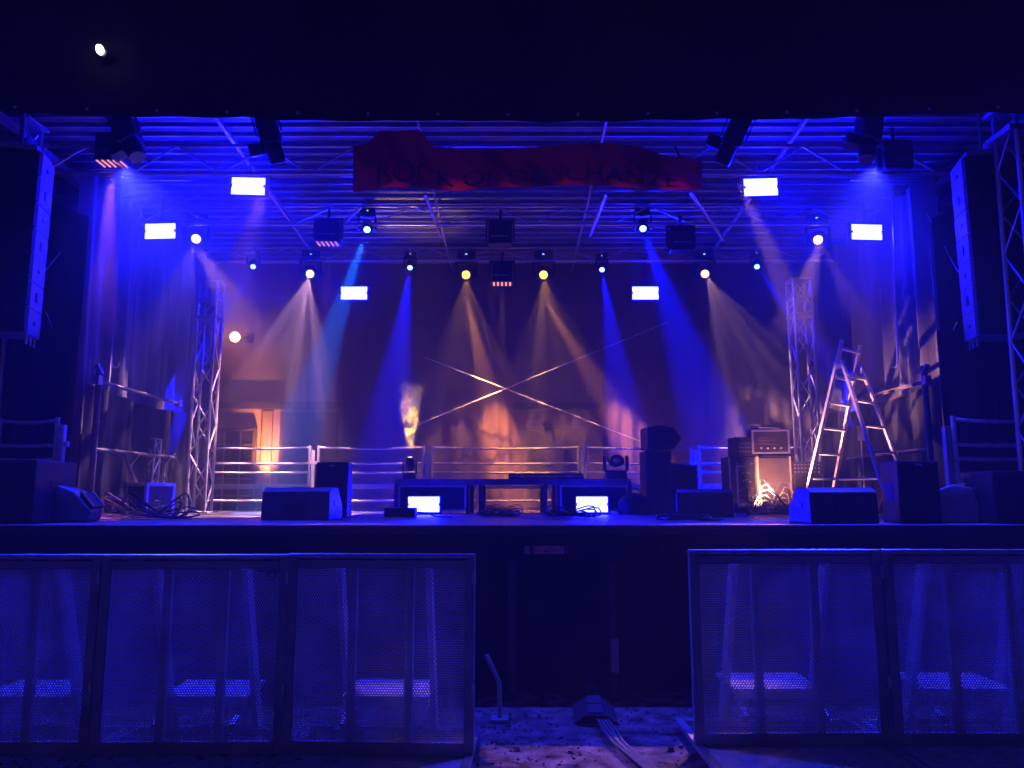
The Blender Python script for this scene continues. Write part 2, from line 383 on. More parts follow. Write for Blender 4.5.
tag(scrim(1, X(946, 7.3, 430), 6.3, P(960, 332, 7.3).z, 7.3), 'black masking cloth hanging below the right line array', 'masking cloth', 'masking cloths below the line arrays')
def gz(u, v):
    x = -4.95 + 9.9 * u; z = SH + .05 + (5.12 - SH) * v
    sk = x + (1 - v) * .25 * math.sin(x * 1.3)
    return (x, 11.78 + .018 * math.sin(sk * 9) * (1 - .5 * v) + .014 * math.sin(sk * 31 + v * 3) + .02 * math.sin(sk * 4 + v * 9), z)
tag(MB().grid(gz, 300, 30).build('backdrop_net', M['gauze'], smooth=True), 'thin brown gauze net hung across the back of the stage', 'backdrop net')

# building behind
bd = thing('building', 'plain plastered building wall with dark windows behind the stage net', 'building', (0, 12.7, 0))
YB = 12.7
def rectpx(x0, y0, x1, y1):
    a, b_ = P(x0, y1, YB), P(x1, y0, YB); return a.x, a.z, b_.x, b_.z
MB().box((0, .3, 3), (16, .5, 6)).build('wall', M['plaster'], bd)
def win(x0, y0, x1, y1, nx, nz, nm='window', frame='galv'):
    a, z0, b_, z1 = rectpx(x0, y0, x1, y1); w = b_ - a; h = z1 - z0; cx, cz = (a + b_) / 2, (z0 + z1) / 2
    t = .05; k = MB()
    k.box((cx, 0, z0 + t / 2), (w, .09, t)).box((cx, 0, z1 - t / 2), (w, .09, t)).box((a + t / 2, 0, cz), (t, .09, h - 2 * t)).box((b_ - t / 2, 0, cz), (t, .09, h - 2 * t))
    f = k.build(nm, M['lintel'], bd)
    MB().box((cx, .03, cz), (w - 2 * t, .03, h - 2 * t)).build('pane', M['dark'], f)
    k = MB()
    for i in range(1, nx): k.box((a + w * i / nx, -.01, cz), (.022, .03, h - 2 * t - .01))
    for i in range(1, nz): k.box((cx, -.014, z0 + h * i / nz), (w - 2 * t - .01, .026, .02))
    k.build('glazing_bars', M[frame], f)
win(205, 428, 257, 513, 3, 5)
win(526, 428, 582, 500, 3, 4, frame='lintel')
def wallbox(nm, x0, y0, x1, y1, d, mk):
    a, z0, b_, z1 = rectpx(x0, y0, x1, y1)
    MB().box(((a + b_) / 2, .05 - d / 2 - .002, (z0 + z1) / 2), (b_ - a, d, z1 - z0)).build(nm, M[mk], bd, bevel=.004)
wallbox('lintel', 195, 402, 345, 409, .10, 'lintel')
wallbox('pillar', 258, 411, 273, 514, .06, 'plaster')
wallbox('door', 276, 412, 338, 514, .05, 'lintel')
wallbox('canopy', 514, 403, 600, 409, .16, 'lintel')
wallbox('downpipe', 605, 376, 607, 514, .06, 'lintel')
wallbox('vent_box', 586, 382, 590, 392, .08, 'galv')

# ------------------------------------------------------------------ stage guard rails
def guardrail(label, x0, x1, Y, post=True, group='guard rails along the back of the stage', rot=0, sag=.012):
    mk = 'rail' if Y > 9 else 'step'  # corner rails borrow the paler step material to stand in for light
    w = abs(x1 - x0); t = thing('guard_rail', label, 'railing', ((x0 + x1) / 2, Y, SH), rot, group)
    for sx in (-1, 1): MB().tube((sx * w / 2, 0, 0), (sx * w / 2, 0, .95), .021, 8).build('post', M[mk], t, smooth=True)
    for z in (.92, .69, .56, .16):
        pts = [(-w / 2 + w * i / 8, 0, z - sag * math.sin(PI * i / 8) * (1.6 if z > .9 else .6)) for i in range(9)]
        MB().path(pts, .017, 8).build('rail', M[mk], t, smooth=True)
    MB().box((0, .03, .36), (w - .04, .022, .07)).build('toe_board', M[mk], t, bevel=.003)
    if post:
        k = MB().box((w / 2 + .057, 0, .44), (.05, .05, .88)); k.box((w / 2 + .057, 0, .70), (.13, .035, .05)); k.build('clamp_post', M[mk], t, bevel=.005)
    return t
gx = [(205, 308, 'low grey guard rail before the grid window, leftmost along the back'), (317, 423, 'grey guard rail along the back behind left upright speaker'),
      (431, 579, 'widest grey guard rail along the back, right behind the riser'), (586, 693, 'grey guard rail along the back behind the black cabinet stack'),
      (701, 806, 'grey guard rail along the back behind the amplifier stack')]
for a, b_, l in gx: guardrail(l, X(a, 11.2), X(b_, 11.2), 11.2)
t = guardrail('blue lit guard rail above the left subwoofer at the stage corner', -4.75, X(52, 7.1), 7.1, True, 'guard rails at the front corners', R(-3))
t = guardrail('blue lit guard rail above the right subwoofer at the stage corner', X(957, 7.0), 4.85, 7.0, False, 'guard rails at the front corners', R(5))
MB().box((-.03 - (4.85 - X(957, 7.0)) / 2 - .03, .02, .43), (.055, .05, .85)).build('clamp_post', M['rail'], t, bevel=.005)

# ------------------------------------------------------------------ LED panels
def led_panel(label, p, rx, ry=0, rz_=0, hang=.22, floor=False, group='white LED panels'):
    t = thing('stage_light', label, 'stage light', p, (rx, ry, rz_), group)
    MB().box((0, .045, 0), (.40, .07, .21)).build('housing', M['black'], t, bevel=.008)
    MB().box((0, .004, 0), (.375, .012, .182)).build('light_face', M['led'], t)
    k = MB()
    for sx in (-1, 1): k.box((sx * .212, .045, .05 if not floor else -.01), (.012, .03, .16 if not floor else .2))
    for sx in (-1, 1): MB().box((sx * .186, -.006, 0), (.016, .014, .028)).build('side_knob', M['black'], t, bevel=.003)
    k.box((0, .045, .13 if not floor else -.112), (.436, .03, .012)); k.build('bracket', M['plastic'], t)
    if not floor: MB().tube((0, .045, .13), (0, .045, .13 + hang), .018, 8).build('hanger', M['plastic'], t, smooth=True)
    return t
led_panel('front left hanging LED panel, glowing white left of the red banner', P(248, 186, 8.0), R(6), R(4), R(-6), .12)
led_panel('front right hanging LED panel, glowing white right of the red banner', P(761, 187, 8.0), R(6), R(-4), R(6), .12)
led_panel('glowing white LED panel hung by the left side curtain', P(160, 231, 9.0), R(4), 0, R(-4), .28)
led_panel('glowing white LED panel hung by the right side curtain', P(867, 232, 9.0), R(4), 0, R(4), .28)
led_panel('rear left hanging LED panel, low in the cyan beam', P(354, 293, 10.9), R(3), 0, 0, .4)
led_panel('rear right hanging LED panel, low against the dark backdrop', P(645.5, 293, 10.9), R(3), 0, 0, .4)
led_panel('LED panel on the floor before left half of the riser', (P(426, 507, 9.7).x, 9.45, SH + .125), R(-3), 0, R(3), 0, True)
led_panel('LED panel on the floor before right half of the riser', (P(590, 507, 9.7).x, 9.45, SH + .125), R(-3), 0, R(-3), 0, True)

# ------------------------------------------------------------------ moving heads
def moving_head(label, p, tilt, pan, lens, s=1., up=False, group='moving head spotlights', cat='spotlight'):
    """p = lens position wanted; head pivots below the base"""
    t = thing('moving_head', label, cat, (0, 0, 0), (R(180) if up else 0, 0, pan), group, (s, s, s))
    MB().box((0, 0, -.055), (.26, .24, .11)).build('base', M['plastic'], t, bevel=.018)
    MB().box((0, 0, .03), (.06, .05, .08)).box((0, 0, .075), (.08, .08, .03)).build('clamp', M['alu'], t, bevel=.006)
    k = MB(); k.box((0, 0, -.128), (.28, .12, .03))
    for sx in (-1, 1): k.prism([(-.06, -.14), (.06, -.14), (.045, -.37), (-.045, -.37)], sx * .14 - .018, sx * .14 + .018, 'x')
    k.build('yoke', M['plastic'], t, bevel=.008)
    h = MB().lathe([(.03, .13), (.075, .12), (.098, .06), (.105, -.02), (.1, -.1), (.088, -.165), (.07, -.165), (.07, -.15)], (0, 0, 0), 18).build('head', M['plastic'], t, smooth=True, loc=(0, 0, -.30), rot=(tilt, 0, 0))
    MB().lathe([(.001, -.172), (.03, -.171), (.05, -.165), (.056, -.155)], (0, 0, 0), 18).build('lens', M[lens], h, smooth=True)
    MB().box((0, -.122, -.06), (.03, .006, .014)).build('status_light', M['indic'], t)
    rot = Euler(t.rotation_euler).to_matrix()
    off = rot @ ((Vector((0, 0, -.30)) + Matrix.Rotation(tilt, 3, 'X') @ Vector((0, 0, -.17))) * s)
    t.location = Vector(p) - off
    return t
W = {}
warm_px = [(196, 239, 9.5, 'warm white moving head by the left curtain, outermost left'), (310, 274, 10.8, 'warm white moving head left of the rear left LED panel'),
           (466, 275, 10.8, 'amber moving head left of the centre LED batten'), (543.5, 275, 10.8, 'amber moving head right of the centre LED batten'),
           (705, 274, 10.8, 'warm white moving head right of the rear right LED panel'), (818, 240, 9.5, 'warm white moving head above the right truss tower')]
for i, (x, y, Y, l) in enumerate(warm_px):
    W[i] = P(x, y, Y); pan = math.atan2(W[i].x, Y) * -1
    moving_head(l, W[i], R(-66), pan, 'amber' if i in (2, 3) else 'warm', 1. if i not in (2, 3) else 1.05, group='warm moving heads under the roof')
B = {}
blue_px = [(253, 267, 10.8, 'small blue moving head right of the left truss tower'), (367, 230, 9.4, 'cyan blue moving head throwing a beam onto the rear left panel'),
           (410, 268, 10.8, 'small blue moving head right of the rear left LED panel'), (602, 270, 10.8, 'small blue moving head left of the rear right LED panel'),
           (643, 229, 9.4, 'deep blue moving head above the rear right LED panel'), (757, 267, 10.8, 'small blue moving head left of the right truss tower')]
for i, (x, y, Y, l) in enumerate(blue_px):
    B[i] = P(x, y, Y); pan = -math.atan2(B[i].x, Y)
    moving_head(l, B[i], R(-50), pan, 'bluel', .62 if Y > 10 else .75, group='blue moving heads under the roof')

# LED battens: dark box heads with a row of pink diodes, shining down
def batten(label, p, lit, rz_=0, Ymount=0., w=.3, h=.3, hang=.2):
    t = thing('led_batten', label, 'stage light', p, (0, 0, rz_), 'box shaped LED battens')
    MB().box((0, 0, h / 2), (w, .2, h)).build('housing', M['plastic'], t, bevel=.02)
    k = MB()
    for sx in (-1, 1): k.box((sx * (w / 2 + .025), 0, h * .62), (.018, .06, h * .9))
    k.box((0, 0, h * 1.08), (w + .07, .06, .02)).tube((0, 0, h * 1.08), (0, 0, h * 1.08 + hang), .02, 8)
    k.build('yoke', M['plastic'], t)
    MB().box((0, -.103, h * .33), (w * .72, .006, .016)).build('trim', M['alu'], t)
    if lit:
        for i in range(5): MB().box((-w * .38 + i * w * .19, -.02, -.006), (.012 if lit == 1 else .026, .17, .010)).build('diode_strip', M['pinkled'], t)
    return t
bat = [(113, 164, 7.5, 1, 'LED batten lit pink at the upper left, above the side curtain'), (328, 244, 9.4, 1, 'LED batten lit faint pink left of the cyan blue head'),
       (502, 284, 10.6, 2, 'LED batten with five bright dots at centre back'), (681, 252, 9.4, 0, 'unlit LED batten right of the deep blue moving head'),
       (895, 172, 7.5, 0, 'unlit wide LED batten at upper right beside the spotlight'), (500, 246, 9.4, 0, 'unlit LED batten at centre above the five dots')]
BP = []
for x, y, Y, lit, l in bat:
    p = P(x, y, Y); BP.append(p); batten(l, p, lit, 0, hang=.15)
# tall column holding the centre batten
# profile spotlights (long dark barrels on yokes)
def profile(label, px, py, Y, lean, tilt):
    p = P(px, py, Y); t = thing('profile_spotlight', label, 'spotlight', p, (tilt, lean, 0), 'dark profile spotlights above the stage front')
    MB().box((0, 0, .10), (.19, .19, .34)).build('body', M['plastic'], t, bevel=.02)
    MB().lathe([(.08, .0), (.085, -.16), (.075, -.2), (.06, -.2)], (0, 0, -.07), 16).build('barrel', M['plastic'], t, smooth=True)
    MB().box((-.16, 0, -.10), (.14, .12, .12)).build('colour_changer', M['plastic'], t, bevel=.012)
    k = MB()
    for sx in (-1, 1): k.box((sx * .125, 0, .20), (.014, .04, .36))
    k.box((0, 0, .385), (.27, .04, .014)).tube((0, 0, .385), (0, 0, .52), .018, 8); k.build('yoke', M['black'], t)
    return t
profile('dark profile spotlight left of the front left LED panel, tilted', 130, 138, 7.2, R(-28), R(-14))
profile('dark profile spotlight between front left LED panel and red banner', 270, 136, 7.2, R(-14), R(22))
profile('dark profile spotlight between red banner and front right LED panel', 733, 138, 7.2, R(24), R(22))
profile('dark profile spotlight at upper right beside the wide batten', 868, 138, 7.2, R(14), R(-14))

# ------------------------------------------------------------------ banner
top = [(352, 147), (368, 143), (379, 131), (420, 130), (432, 147), (480, 150), (520, 149), (565, 144), (605, 143), (640, 146), (662, 155), (703, 160)]
bot = [(356, 192), (385, 187), (420, 187), (440, 190), (462, 191), (490, 187), (530, 187), (580, 184), (625, 187), (660, 190), (702, 190)]
def lerp(tab, x):
    if x <= tab[0][0]: return tab[0][1]
    for (a, ya), (b_, yb) in zip(tab, tab[1:]):
        if x <= b_: return ya + (yb - ya) * (x - a) / (b_ - a)
    return tab[-1][1]
def banf(u, v, off=0.):
    x = 353 + 349 * u; yt, yb = lerp(top, x), lerp(bot, x); y = yb + (yt - yb) * v
    Y = 7.24 + .045 * math.sin(u * 17 + 3 * v) + .022 * math.sin(u * 41 - 5 * v) + .012 * math.sin(u * 83 + 9 * v) + .05 * math.sin(v * 3.1) * math.sin(u * 7 + 1) - off
    return P(x, y, Y)
bn = thing('banner', 'sagging red cloth banner with dark lettering under the front truss', 'banner', P(527, 170, 7.24))
o0 = bn.location.copy()
MB().grid(lambda u, v: Vector(banf(u, v)) - o0, 200, 14).build('cloth', M['banner'], bn, smooth=True)
cu = bpy.data.curves.new('lettering', 'FONT'); cu.body = 'ROCK OP DE SCHANZE'; cu.size = 1; cu.align_x = 'LEFT'
to = bpy.data.objects.new('lettering', cu); COL.objects.link(to)
dg = bpy.context.evaluated_depsgraph_get(); me = bpy.data.meshes.new_from_object(to.evaluated_get(dg)); bpy.data.objects.remove(to)
bm = bmesh.new(); bm.from_mesh(me); bmesh.ops.subdivide_edges(bm, edges=bm.edges, cuts=2, use_grid_fill=True); bmesh.ops.triangulate(bm, faces=bm.faces); bm.to_mesh(me); bm.free()
xs = [v.co.x for v in me.vertices]; x0, x1 = min(xs), max(xs)
for v in me.vertices:
    u = .07 + .86 * (v.co.x - x0) / (x1 - x0); w = .09 + .40 * v.co.y / .72
    v.co = Vector(banf(u, max(.02, min(.98, w)), .006)) - o0
me.materials.append(M['letter']); o = bpy.data.objects.new('lettering', me); COL.objects.link(o); o.parent = bn
k = MB()
for px, py in ((418, 130), (592, 143), (680, 158)):
    a = P(px, py, 7.24) - o0; k.tube(a, (a.x, .21, 5.08 - o0.z), .012, 6)
k.build('hanging_strap', M['cloth'], bn)

# ------------------------------------------------------------------ line arrays
def array(label, cx, Y, z0, z1, rz_, s):
    t = thing('line_array', label, 'speaker array', (cx, Y, z0), rz_, 'hanging line array speakers'); n = 7; h = (z1 - z0) / n; w = .5
    for i in range(n):
        zc = h * (i + .5)
        c = MB().box((0, .2, zc), (w - .03, .36, h - .004)).build('cabinet', M['cabside'], t, bevel=.01)
        MB().prism([(-w / 2 + .005, .03), (-w / 2 + .02, -.02), (w / 2 - .02, -.02), (w / 2 - .005, .03)], zc - h / 2 + .008, zc + h / 2 - .008, 'z').build('grille', M['grille'], c)
        k = MB(); sx = s
        k.box((sx * (w / 2 - .013), .2, zc), (.014, .05, h * (.34 if i % 2 else .12))); k.build('rigging_plate', M['plastic'], c)
    MB().box((0, .2, n * h + .03), (w * .8, .4, .05)).build('fly_bar', M['galv'], t, bevel=.006)
    MB().tube((0, .2, n * h + .05), (0, .2, n * h + .6), .012, 6).build('hoist_chain', M['galv'], t)
    for dy in (-.0, .1, .2): MB().box((s * (w / 2 - .03), .1 + dy, -.04), (.015, .02, .09)).build('tail_plate', M['alu'], t)
    return t
array('tall hanging line array at the left stage edge', -4.545, 6.62, P(30, 333, 6.7).z, P(30, 152, 6.7).z, R(14), 1)
array('tall hanging line array at the right stage edge', 4.50, 6.85, P(985, 334, 6.85).z, P(985, 154, 6.85).z, R(-13), -1)

# ------------------------------------------------------------------ speakers
def wedge(label, loc, rz_, w=.66, h=.30, d=.42, group='wedge floor monitors'):
    """grille faces -y tilted up; back low. origin on the floor"""
    t = thing('floor_monitor', label, 'monitor speaker', loc, rz_, group)
    prof = [(-d / 2, 0), (d / 2, 0), (d / 2, h * .42), (d * .12, h), (-d * .30, h), (-d * .47, h * .88)]
    MB().prism(prof, -w / 2, w / 2, 'x').build('cabinet', M['cab'], t, bevel=.012)
    # grille on the sloped face
    a = Vector((0, d / 2, h * .42)); b_ = Vector((0, d * .12, h)); n = Vector((0, (b_ - a).z, -(b_ - a).y)).normalized()
    k = MB(); vs = []
    for q in (a.lerp(b_, .06), a.lerp(b_, .94)):
        for sx in (-1, 1):
            for e in (.002, .012): vs.append(q + n * e + Vector((sx * (w / 2 - .025), 0, 0)))
    k.add(vs, [(0, 1, 3, 2), (4, 6, 7, 5), (0, 4, 5, 1), (2, 3, 7, 6), (1, 5, 7, 3), (0, 2, 6, 4)]); k.build('grille', M['grille'], t)
    for sx in (-1, 1):
        MB().box((sx * (w / 2 + .001), 0, h * .5), (.012, .12, .05)).build('handle', M['plastic'], t, bevel=.004)
    MB().box((0, -d / 2 - .002, h * .45), (.16, .014, .06)).build('socket_plate', M['plastic'], t)
    MB().box((-w * .3, -d / 2 - .002, h * .12), (.07, .004, .02)).build('tape_label', M['white'], t)
    MB().box((0, -d * .1, h + .002), (.16, .05, .008)).build('top_handle', M['plastic'], t)
    return t
wedge('black wedge monitor at stage front, left of the upright speaker', (X(303, 7.6), 7.6, SH), R(-4), .66, .31, .44)
wedge('black wedge monitor at stage front right, below the ladder', (X(832, 6.75), 6.75, SH), R(5), .6, .30, .42)
wedge('dark wedge monitor right of the black cabinet stack', (X(707, 8.5), 8.6, SH), R(-14), .60, .30, .42)
def tilted(label, loc, rz_):
    t = thing('tilted_monitor', label, 'monitor speaker', loc, rz_, 'rounded tilted monitors beside the subwoofers')
    prof = [(-.2, .0), (.24, .0), (.27, .10), (.12, .27), (-.03, .33), (-.17, .30), (-.22, .12)]
    MB().prism(prof, -.19, .19, 'x').build('cabinet', M['tilt'], t, bevel=.035, smooth=True)
    MB().box((0, .215, .19), (.33, .02, .16), (R(40), 0, 0)).build('grille', M['grille'], t, bevel=.004)
    k = MB()
    for sx in (-1, 1): k.bar((sx * .15, .27, .14), (sx * .15, .165, .27), .02, .02)
    k.build('grip_bar', M['alu'], t)
    MB().box((0, -.1, .335), (.12, .06, .02)).build('top_plate', M['alu'], t, bevel=.004)
    return t
tilted('rounded tilted monitor right beside the left subwoofer', (X(66, 6.95), 6.95, SH), R(-78))
tilted('rounded tilted monitor between right upright speaker and subwoofer', (X(949, 6.85), 6.85, SH), R(64))
def upright(label, loc, rz_, w=.38, h=.55, d=.36):
    t = thing('upright_speaker', label, 'speaker', loc, rz_, 'upright two way speakers')
    MB().prism([(-w / 2, -d / 2), (w / 2, -d / 2), (w * .36, d / 2), (-w * .36, d / 2)], 0, h, 'z').build('cabinet', M['cab'], t, bevel=.01)
    MB().box((0, -d / 2 - .008, h / 2), (w - .03, .014, h - .03)).build('grille', M['grille'], t, bevel=.003)
    for sx in (-1, 1): MB().box((sx * w * .435, 0, h * .5), (.02, .11, .16)).build('handle', M['plastic'], t, bevel=.006)
    MB().lathe([(.03, 0), (.03, .004), (.018, .004)], (0, 0, h), 12).build('pole_socket', M['plastic'], t)
    MB().box((0, -d / 2 - .017, h * .93), (.06, .004, .016)).build('badge', M['galv'], t)
    return t
upright('black upright speaker standing behind the left wedge monitor', (X(336, 8.7), 8.7, SH), R(-3), .36, .60, .36)
upright('black upright speaker at stage front, right of the ladder', (X(908, 6.8), 6.8, SH), R(4), .37, .53, .36)
def sub(label, loc, rz_, w=.62, h=.53):
    t = thing('subwoofer', label, 'subwoofer', loc, rz_, 'subwoofers at the stage corners')
    MB().box((0, 0, h / 2), (w, .6, h)).build('cabinet', M['cab'], t, bevel=.012)
    MB().box((0, -.307, h / 2), (w - .05, .014, h - .05)).build('grille', M['grille'], t, bevel=.004)
    for sx in (-1, 1): MB().box((sx * (w / 2 + .001), 0, h * .62), (.014, .16, .06)).build('handle', M['plastic'], t, bevel=.004)
    return t
sub('black square subwoofer at the left stage corner', (X(49, 6.65) - .32, 6.75, SH), 0)
sub('black square subwoofer at the right stage corner', (X(968, 6.9) + .32, 7.0 - .2, SH), R(-4), .6, .44)
# cabinet stack, centre right
cs = thing('covered_speaker', 'black cabinet with sloping sides topmost on the cabinet stack', 'speaker cabinet', (X(661, 9.7), 9.7, SH + .80), R(6))
MB().prism([(-.2, 0), (.13, 0), (.24, .14), (.13, .27), (-.06, .30), (-.2, .27)], -.17, .17, 'y').build('cabinet', M['cab'], cs, bevel=.012)
MB().box((0, -.175, .14), (.26, .012, .2)).build('grille', M['grille'], cs, bevel=.003)
def cabinet(label, loc, w, d, h, rz_=0, group=None):
    t = thing('speaker_cabinet', label, 'speaker cabinet', loc, rz_, group)
    MB().box((0, 0, h / 2), (w, d, h)).build('cabinet', M['cab'], t, bevel=.01)
    MB().box((0, -d / 2 - .006, h * .5), (w - .04, .012, h - .05)).build('grille', M['grille'], t, bevel=.003)
    k = MB()
    for sx in (-1, 1):
        for zz in (.015, h - .015): k.box((sx * (w / 2 - .015), -d / 2 + .01, zz), (.034, .036, .034))
    k.build('corner', M['plastic'], t, bevel=.004)
    MB().box((0, 0, h + .006), (.16, .04, .016)).build('handle', M['plastic'], t, bevel=.004)
    return t
cabinet('tall black cabinet carrying the sloped cabinet beside the riser', (X(656, 9.7), 9.7, SH), .32, .34, .78, R(4), 'black cabinets right of the riser')
cabinet('lower black cabinet between the tall cabinet and guard rail', (X(680, 10.1), 10.1, SH), .40, .36, .62, 0, 'black cabinets right of the riser')
bg = thing('gear_bag', 'dark soft gear bag slumped right of the riser', 'bag', (X(634, 9.5), 9.5, SH))
MB().lathe([(.17, 0), (.2, .05), (.2, .14), (.16, .21), (.08, .25), (.01, .26)], (0, 0, 0), 18, Matrix.Scale(.75, 3, (0, 1, 0))).build('bag_body', M['cloth'], bg, smooth=True)
MB().path([(-.1, 0, .23), (-.05, 0, .31), (.05, 0, .31), (.1, 0, .23)], .01, 6).build('bag_strap', M['cloth'], bg, smooth=True)

# ------------------------------------------------------------------ riser
rs = thing('stage_riser', 'low black drum riser of joined decks on short legs', 'riser', (X(513, 10.1), 10.15, SH))
rw = 2.94
for i in (-1, 0, 1):
    MB().box((i * rw / 3, 0, .40), (rw / 3 - .008, 1.1, .07)).build('deck', M['deck'], rs, bevel=.006)
for sx in (-1.45, -.56, -.40, .40, .56, 1.45):
    for sy in (-.5, .5): MB().box((sx, sy, .183), (.05, .05, .365)).build('leg', M['black'], rs, bevel=.004)
for sx in (-1, 1):
    k = MB(); cx = sx * 1.0
    k.box((cx, -.53, .345), (.84, .02, .025)).box((cx, -.53, .05), (.84, .02, .025)).box((cx - .41, -.53, .197), (.025, .02, .268)).box((cx + .41, -.53, .197), (.025, .02, .268))
    k.build('front_frame', M['galv'], rs, bevel=.003)
    MB().box((cx, -.505, .197), (.80, .012, .32)).build('front_panel', M['cloth'], rs)
moving_head('upright moving head on the riser throwing yellow light into smoke', P(410, 459, 10.0), R(6), 0, 'yellow', .62, True, 'moving heads standing on the riser')
mh2 = moving_head('upright moving head on the riser facing the audience, lens unlit', P(617, 465, 9.95), R(94), 0, 'glint', .8, True, 'moving heads standing on the riser')
for o in S.objects:
    if o.name.startswith('moving_head') and o.get('group') == 'moving heads standing on the riser':
        o.location.z = SH + .435
mh2.scale = (1.05, .95, .84)
kb = thing('keyboard_case', 'flat black case lying across the riser', 'case', (X(545, 10.1), 9.95, SH + .437))
MB().box((0, 0, .035), (.95, .34, .07)).build('case_body', M['black'], kb, bevel=.01)
MB().box((0, -.173, .035), (.93, .01, .012)).box((-.3, -.175, .035), (.05, .014, .03)).box((.3, -.175, .035), (.05, .014, .03)).build('case_trim', M['galv'], kb)
sb = thing('switch_box', 'small black power box on the floor before the left floor panel', 'power box', (X(401, 8.6), 8.6, SH))
MB().box((0, 0, .05), (.34, .2, .1)).build('box_body', M['black'], sb, bevel=.01)
MB().box((.1, -.102, .03), (.05, .01, .03)).build('socket', M['plastic'], sb)
pole('power_cable', 'thin black cable curving away from the small power box', [(X(418, 8.6), 8.6, SH + .05), (X(426, 8.5), 8.5, SH + .045), (X(436, 8.35), 8.35, SH + .012), (X(452, 8.2), 8.2, SH + .012)], .009, 'cable', 'cable')

def coil(label, cx, cy, n, r, mk='cable', grp=None, name='cable_coil', z=SH, jit=.35, zmax=.1, cr=.008):
    mb = MB(); pts = []
    for i in range(n * 14):
        a = 2 * PI * i / 14; q = r * (1 + jit * math.sin(i * .37 + cx) * .6 + random.uniform(-.1, .1))
        pts.append((cx + q * math.cos(a) * 1.2 + .04 * math.sin(i * .11), cy + q * .7 * math.sin(a), z + .012 + zmax * (i / (n * 14)) * (.5 + .5 * math.sin(i * .9))))
    mb.path(pts, cr, 5); o = mb.build(name, M[mk], smooth=True)
    return tag(o, label, 'cable', grp)
coil('tangled dark cables heaped before the middle of the riser', X(499, 8.5), 8.5, 6, .17, 'cable', 'cable heaps on the stage')
coil('tangled dark cables heaped before the right floor panel', X(572, 8.3), 8.3, 7, .2, 'cable', 'cable heaps on the stage', zmax=.13)
coil('pale cable coil lying under the riser middle', X(503, 10.6), 10.6, 5, .18, 'gcable', 'cable heaps on the stage', zmax=.12)
coil('dark cable heap on the floor before the centre wedge monitor', X(688, 7.2), 7.2, 5, .2, 'cable', 'cable heaps on the stage', zmax=.08)
coil('pale cables in loops before the flight cases', X(136, 8.0), 8.0, 5, .26, 'gcable', 'cable heaps on the stage', zmax=.28, cr=.007)
coil('dark cables in loops right of the flight cases', X(158, 7.9), 7.9, 6, .26, 'cable', 'cable heaps on the stage', zmax=.3, cr=.008)
coil('pale cable scraps spread beside the left tilted monitor', X(88, 7.6), 7.6, 4, .24, 'gcable', 'cable heaps on the stage', zmax=.05)
coil('pale cable bundle hanging in a tangle before the amplifier cabinet', X(776, 9.1), 9.1, 7, .17, 'gcable', 'cable heaps on the stage', zmax=.45, cr=.007)
pole('microphone_lead', 'pale lead standing in a peak beside left tilted monitor', [(X(78, 7.6), 7.6, SH + .01), (X(88, 7.6), 7.6, SH + .12), (X(92, 7.6), 7.6, SH + .22), (X(95, 7.6), 7.6, SH + .12), (X(103, 7.6), 7.6, SH + .01)], .008, 'gcable', 'cable')

# flight cases
def fcase(label, loc, w, d, h, rz_):
    t = thing('flight_case', label, 'flight case', loc, rz_, 'flight cases at the left')
    MB().box((0, 0, h / 2), (w, d, h)).build('panel', M['black'], t)
    k = MB(); e = .035
    for sx in (-1, 1):
        for sy in (-1, 1): k.box((sx * (w / 2 - e / 2 + .003), sy * (d / 2 - e / 2 + .003), h / 2), (e, e, h - .01))
    for sz in (0, 1):
        for sy in (-1, 1): k.box((0, sy * (d / 2 - e / 2 + .004), sz * (h - e) + e / 2), (w - 2 * e, e, e + .004))
        for sx in (-1, 1): k.box((sx * (w / 2 - e / 2 + .004), 0, sz * (h - e) + e / 2), (e, d - 2 * e, e + .004))
    k.build('edge_profile', M['alu'], t, bevel=.004)
    k = MB().box((0, -d / 2 - .008, h * .45), (.05, .016, .08)); k.build('latch', M['alu'], t, bevel=.004)
    for sx in (-1, 1): MB().box((sx * w * .22, -d / 2 - .006, h * .45), (.09, .012, .05)).build('handle', M['plastic'], t, bevel=.004)
    return t
fcase('upright black flight case with silver edges, taller of the pair', (X(150, 8.6), 8.6, SH), .34, .36, .37, R(-28))
fcase('low black flight case with silver edges, shorter of the pair', (X(121, 8.5), 8.5, SH), .28, .3, .22, R(5))
def micstand(label, px, Y, lean):
    t = thing('microphone_stand', label, 'stand', (X(px, Y), Y, SH), 0, 'stands behind the flight cases')
    for i in range(3):
        a = i * 2.1 + .4; MB().tube((0, 0, .1), (.22 * math.cos(a), .22 * math.sin(a), .01), .008, 6).build('leg', M['black'], t)
    MB().tube((0, 0, .08), (lean, 0, .62), .009, 6).build('tube', M['galv'], t)
    MB().tube((lean, 0, .6), (lean + .12, -.05, .72), .008, 6).build('boom', M['galv'], t)
micstand('thin microphone stand behind the shorter flight case', 125, 9.2, .05)
micstand('thin microphone stand behind the taller flight case', 160, 9.2, .04)
pole('leaning_pole', 'slanting pole leaning by the left side curtain', [(X(78, 8.9), 8.9, SH + .05), (X(103, 8.9), 8.9, SH + .75)], .03, 'galv')

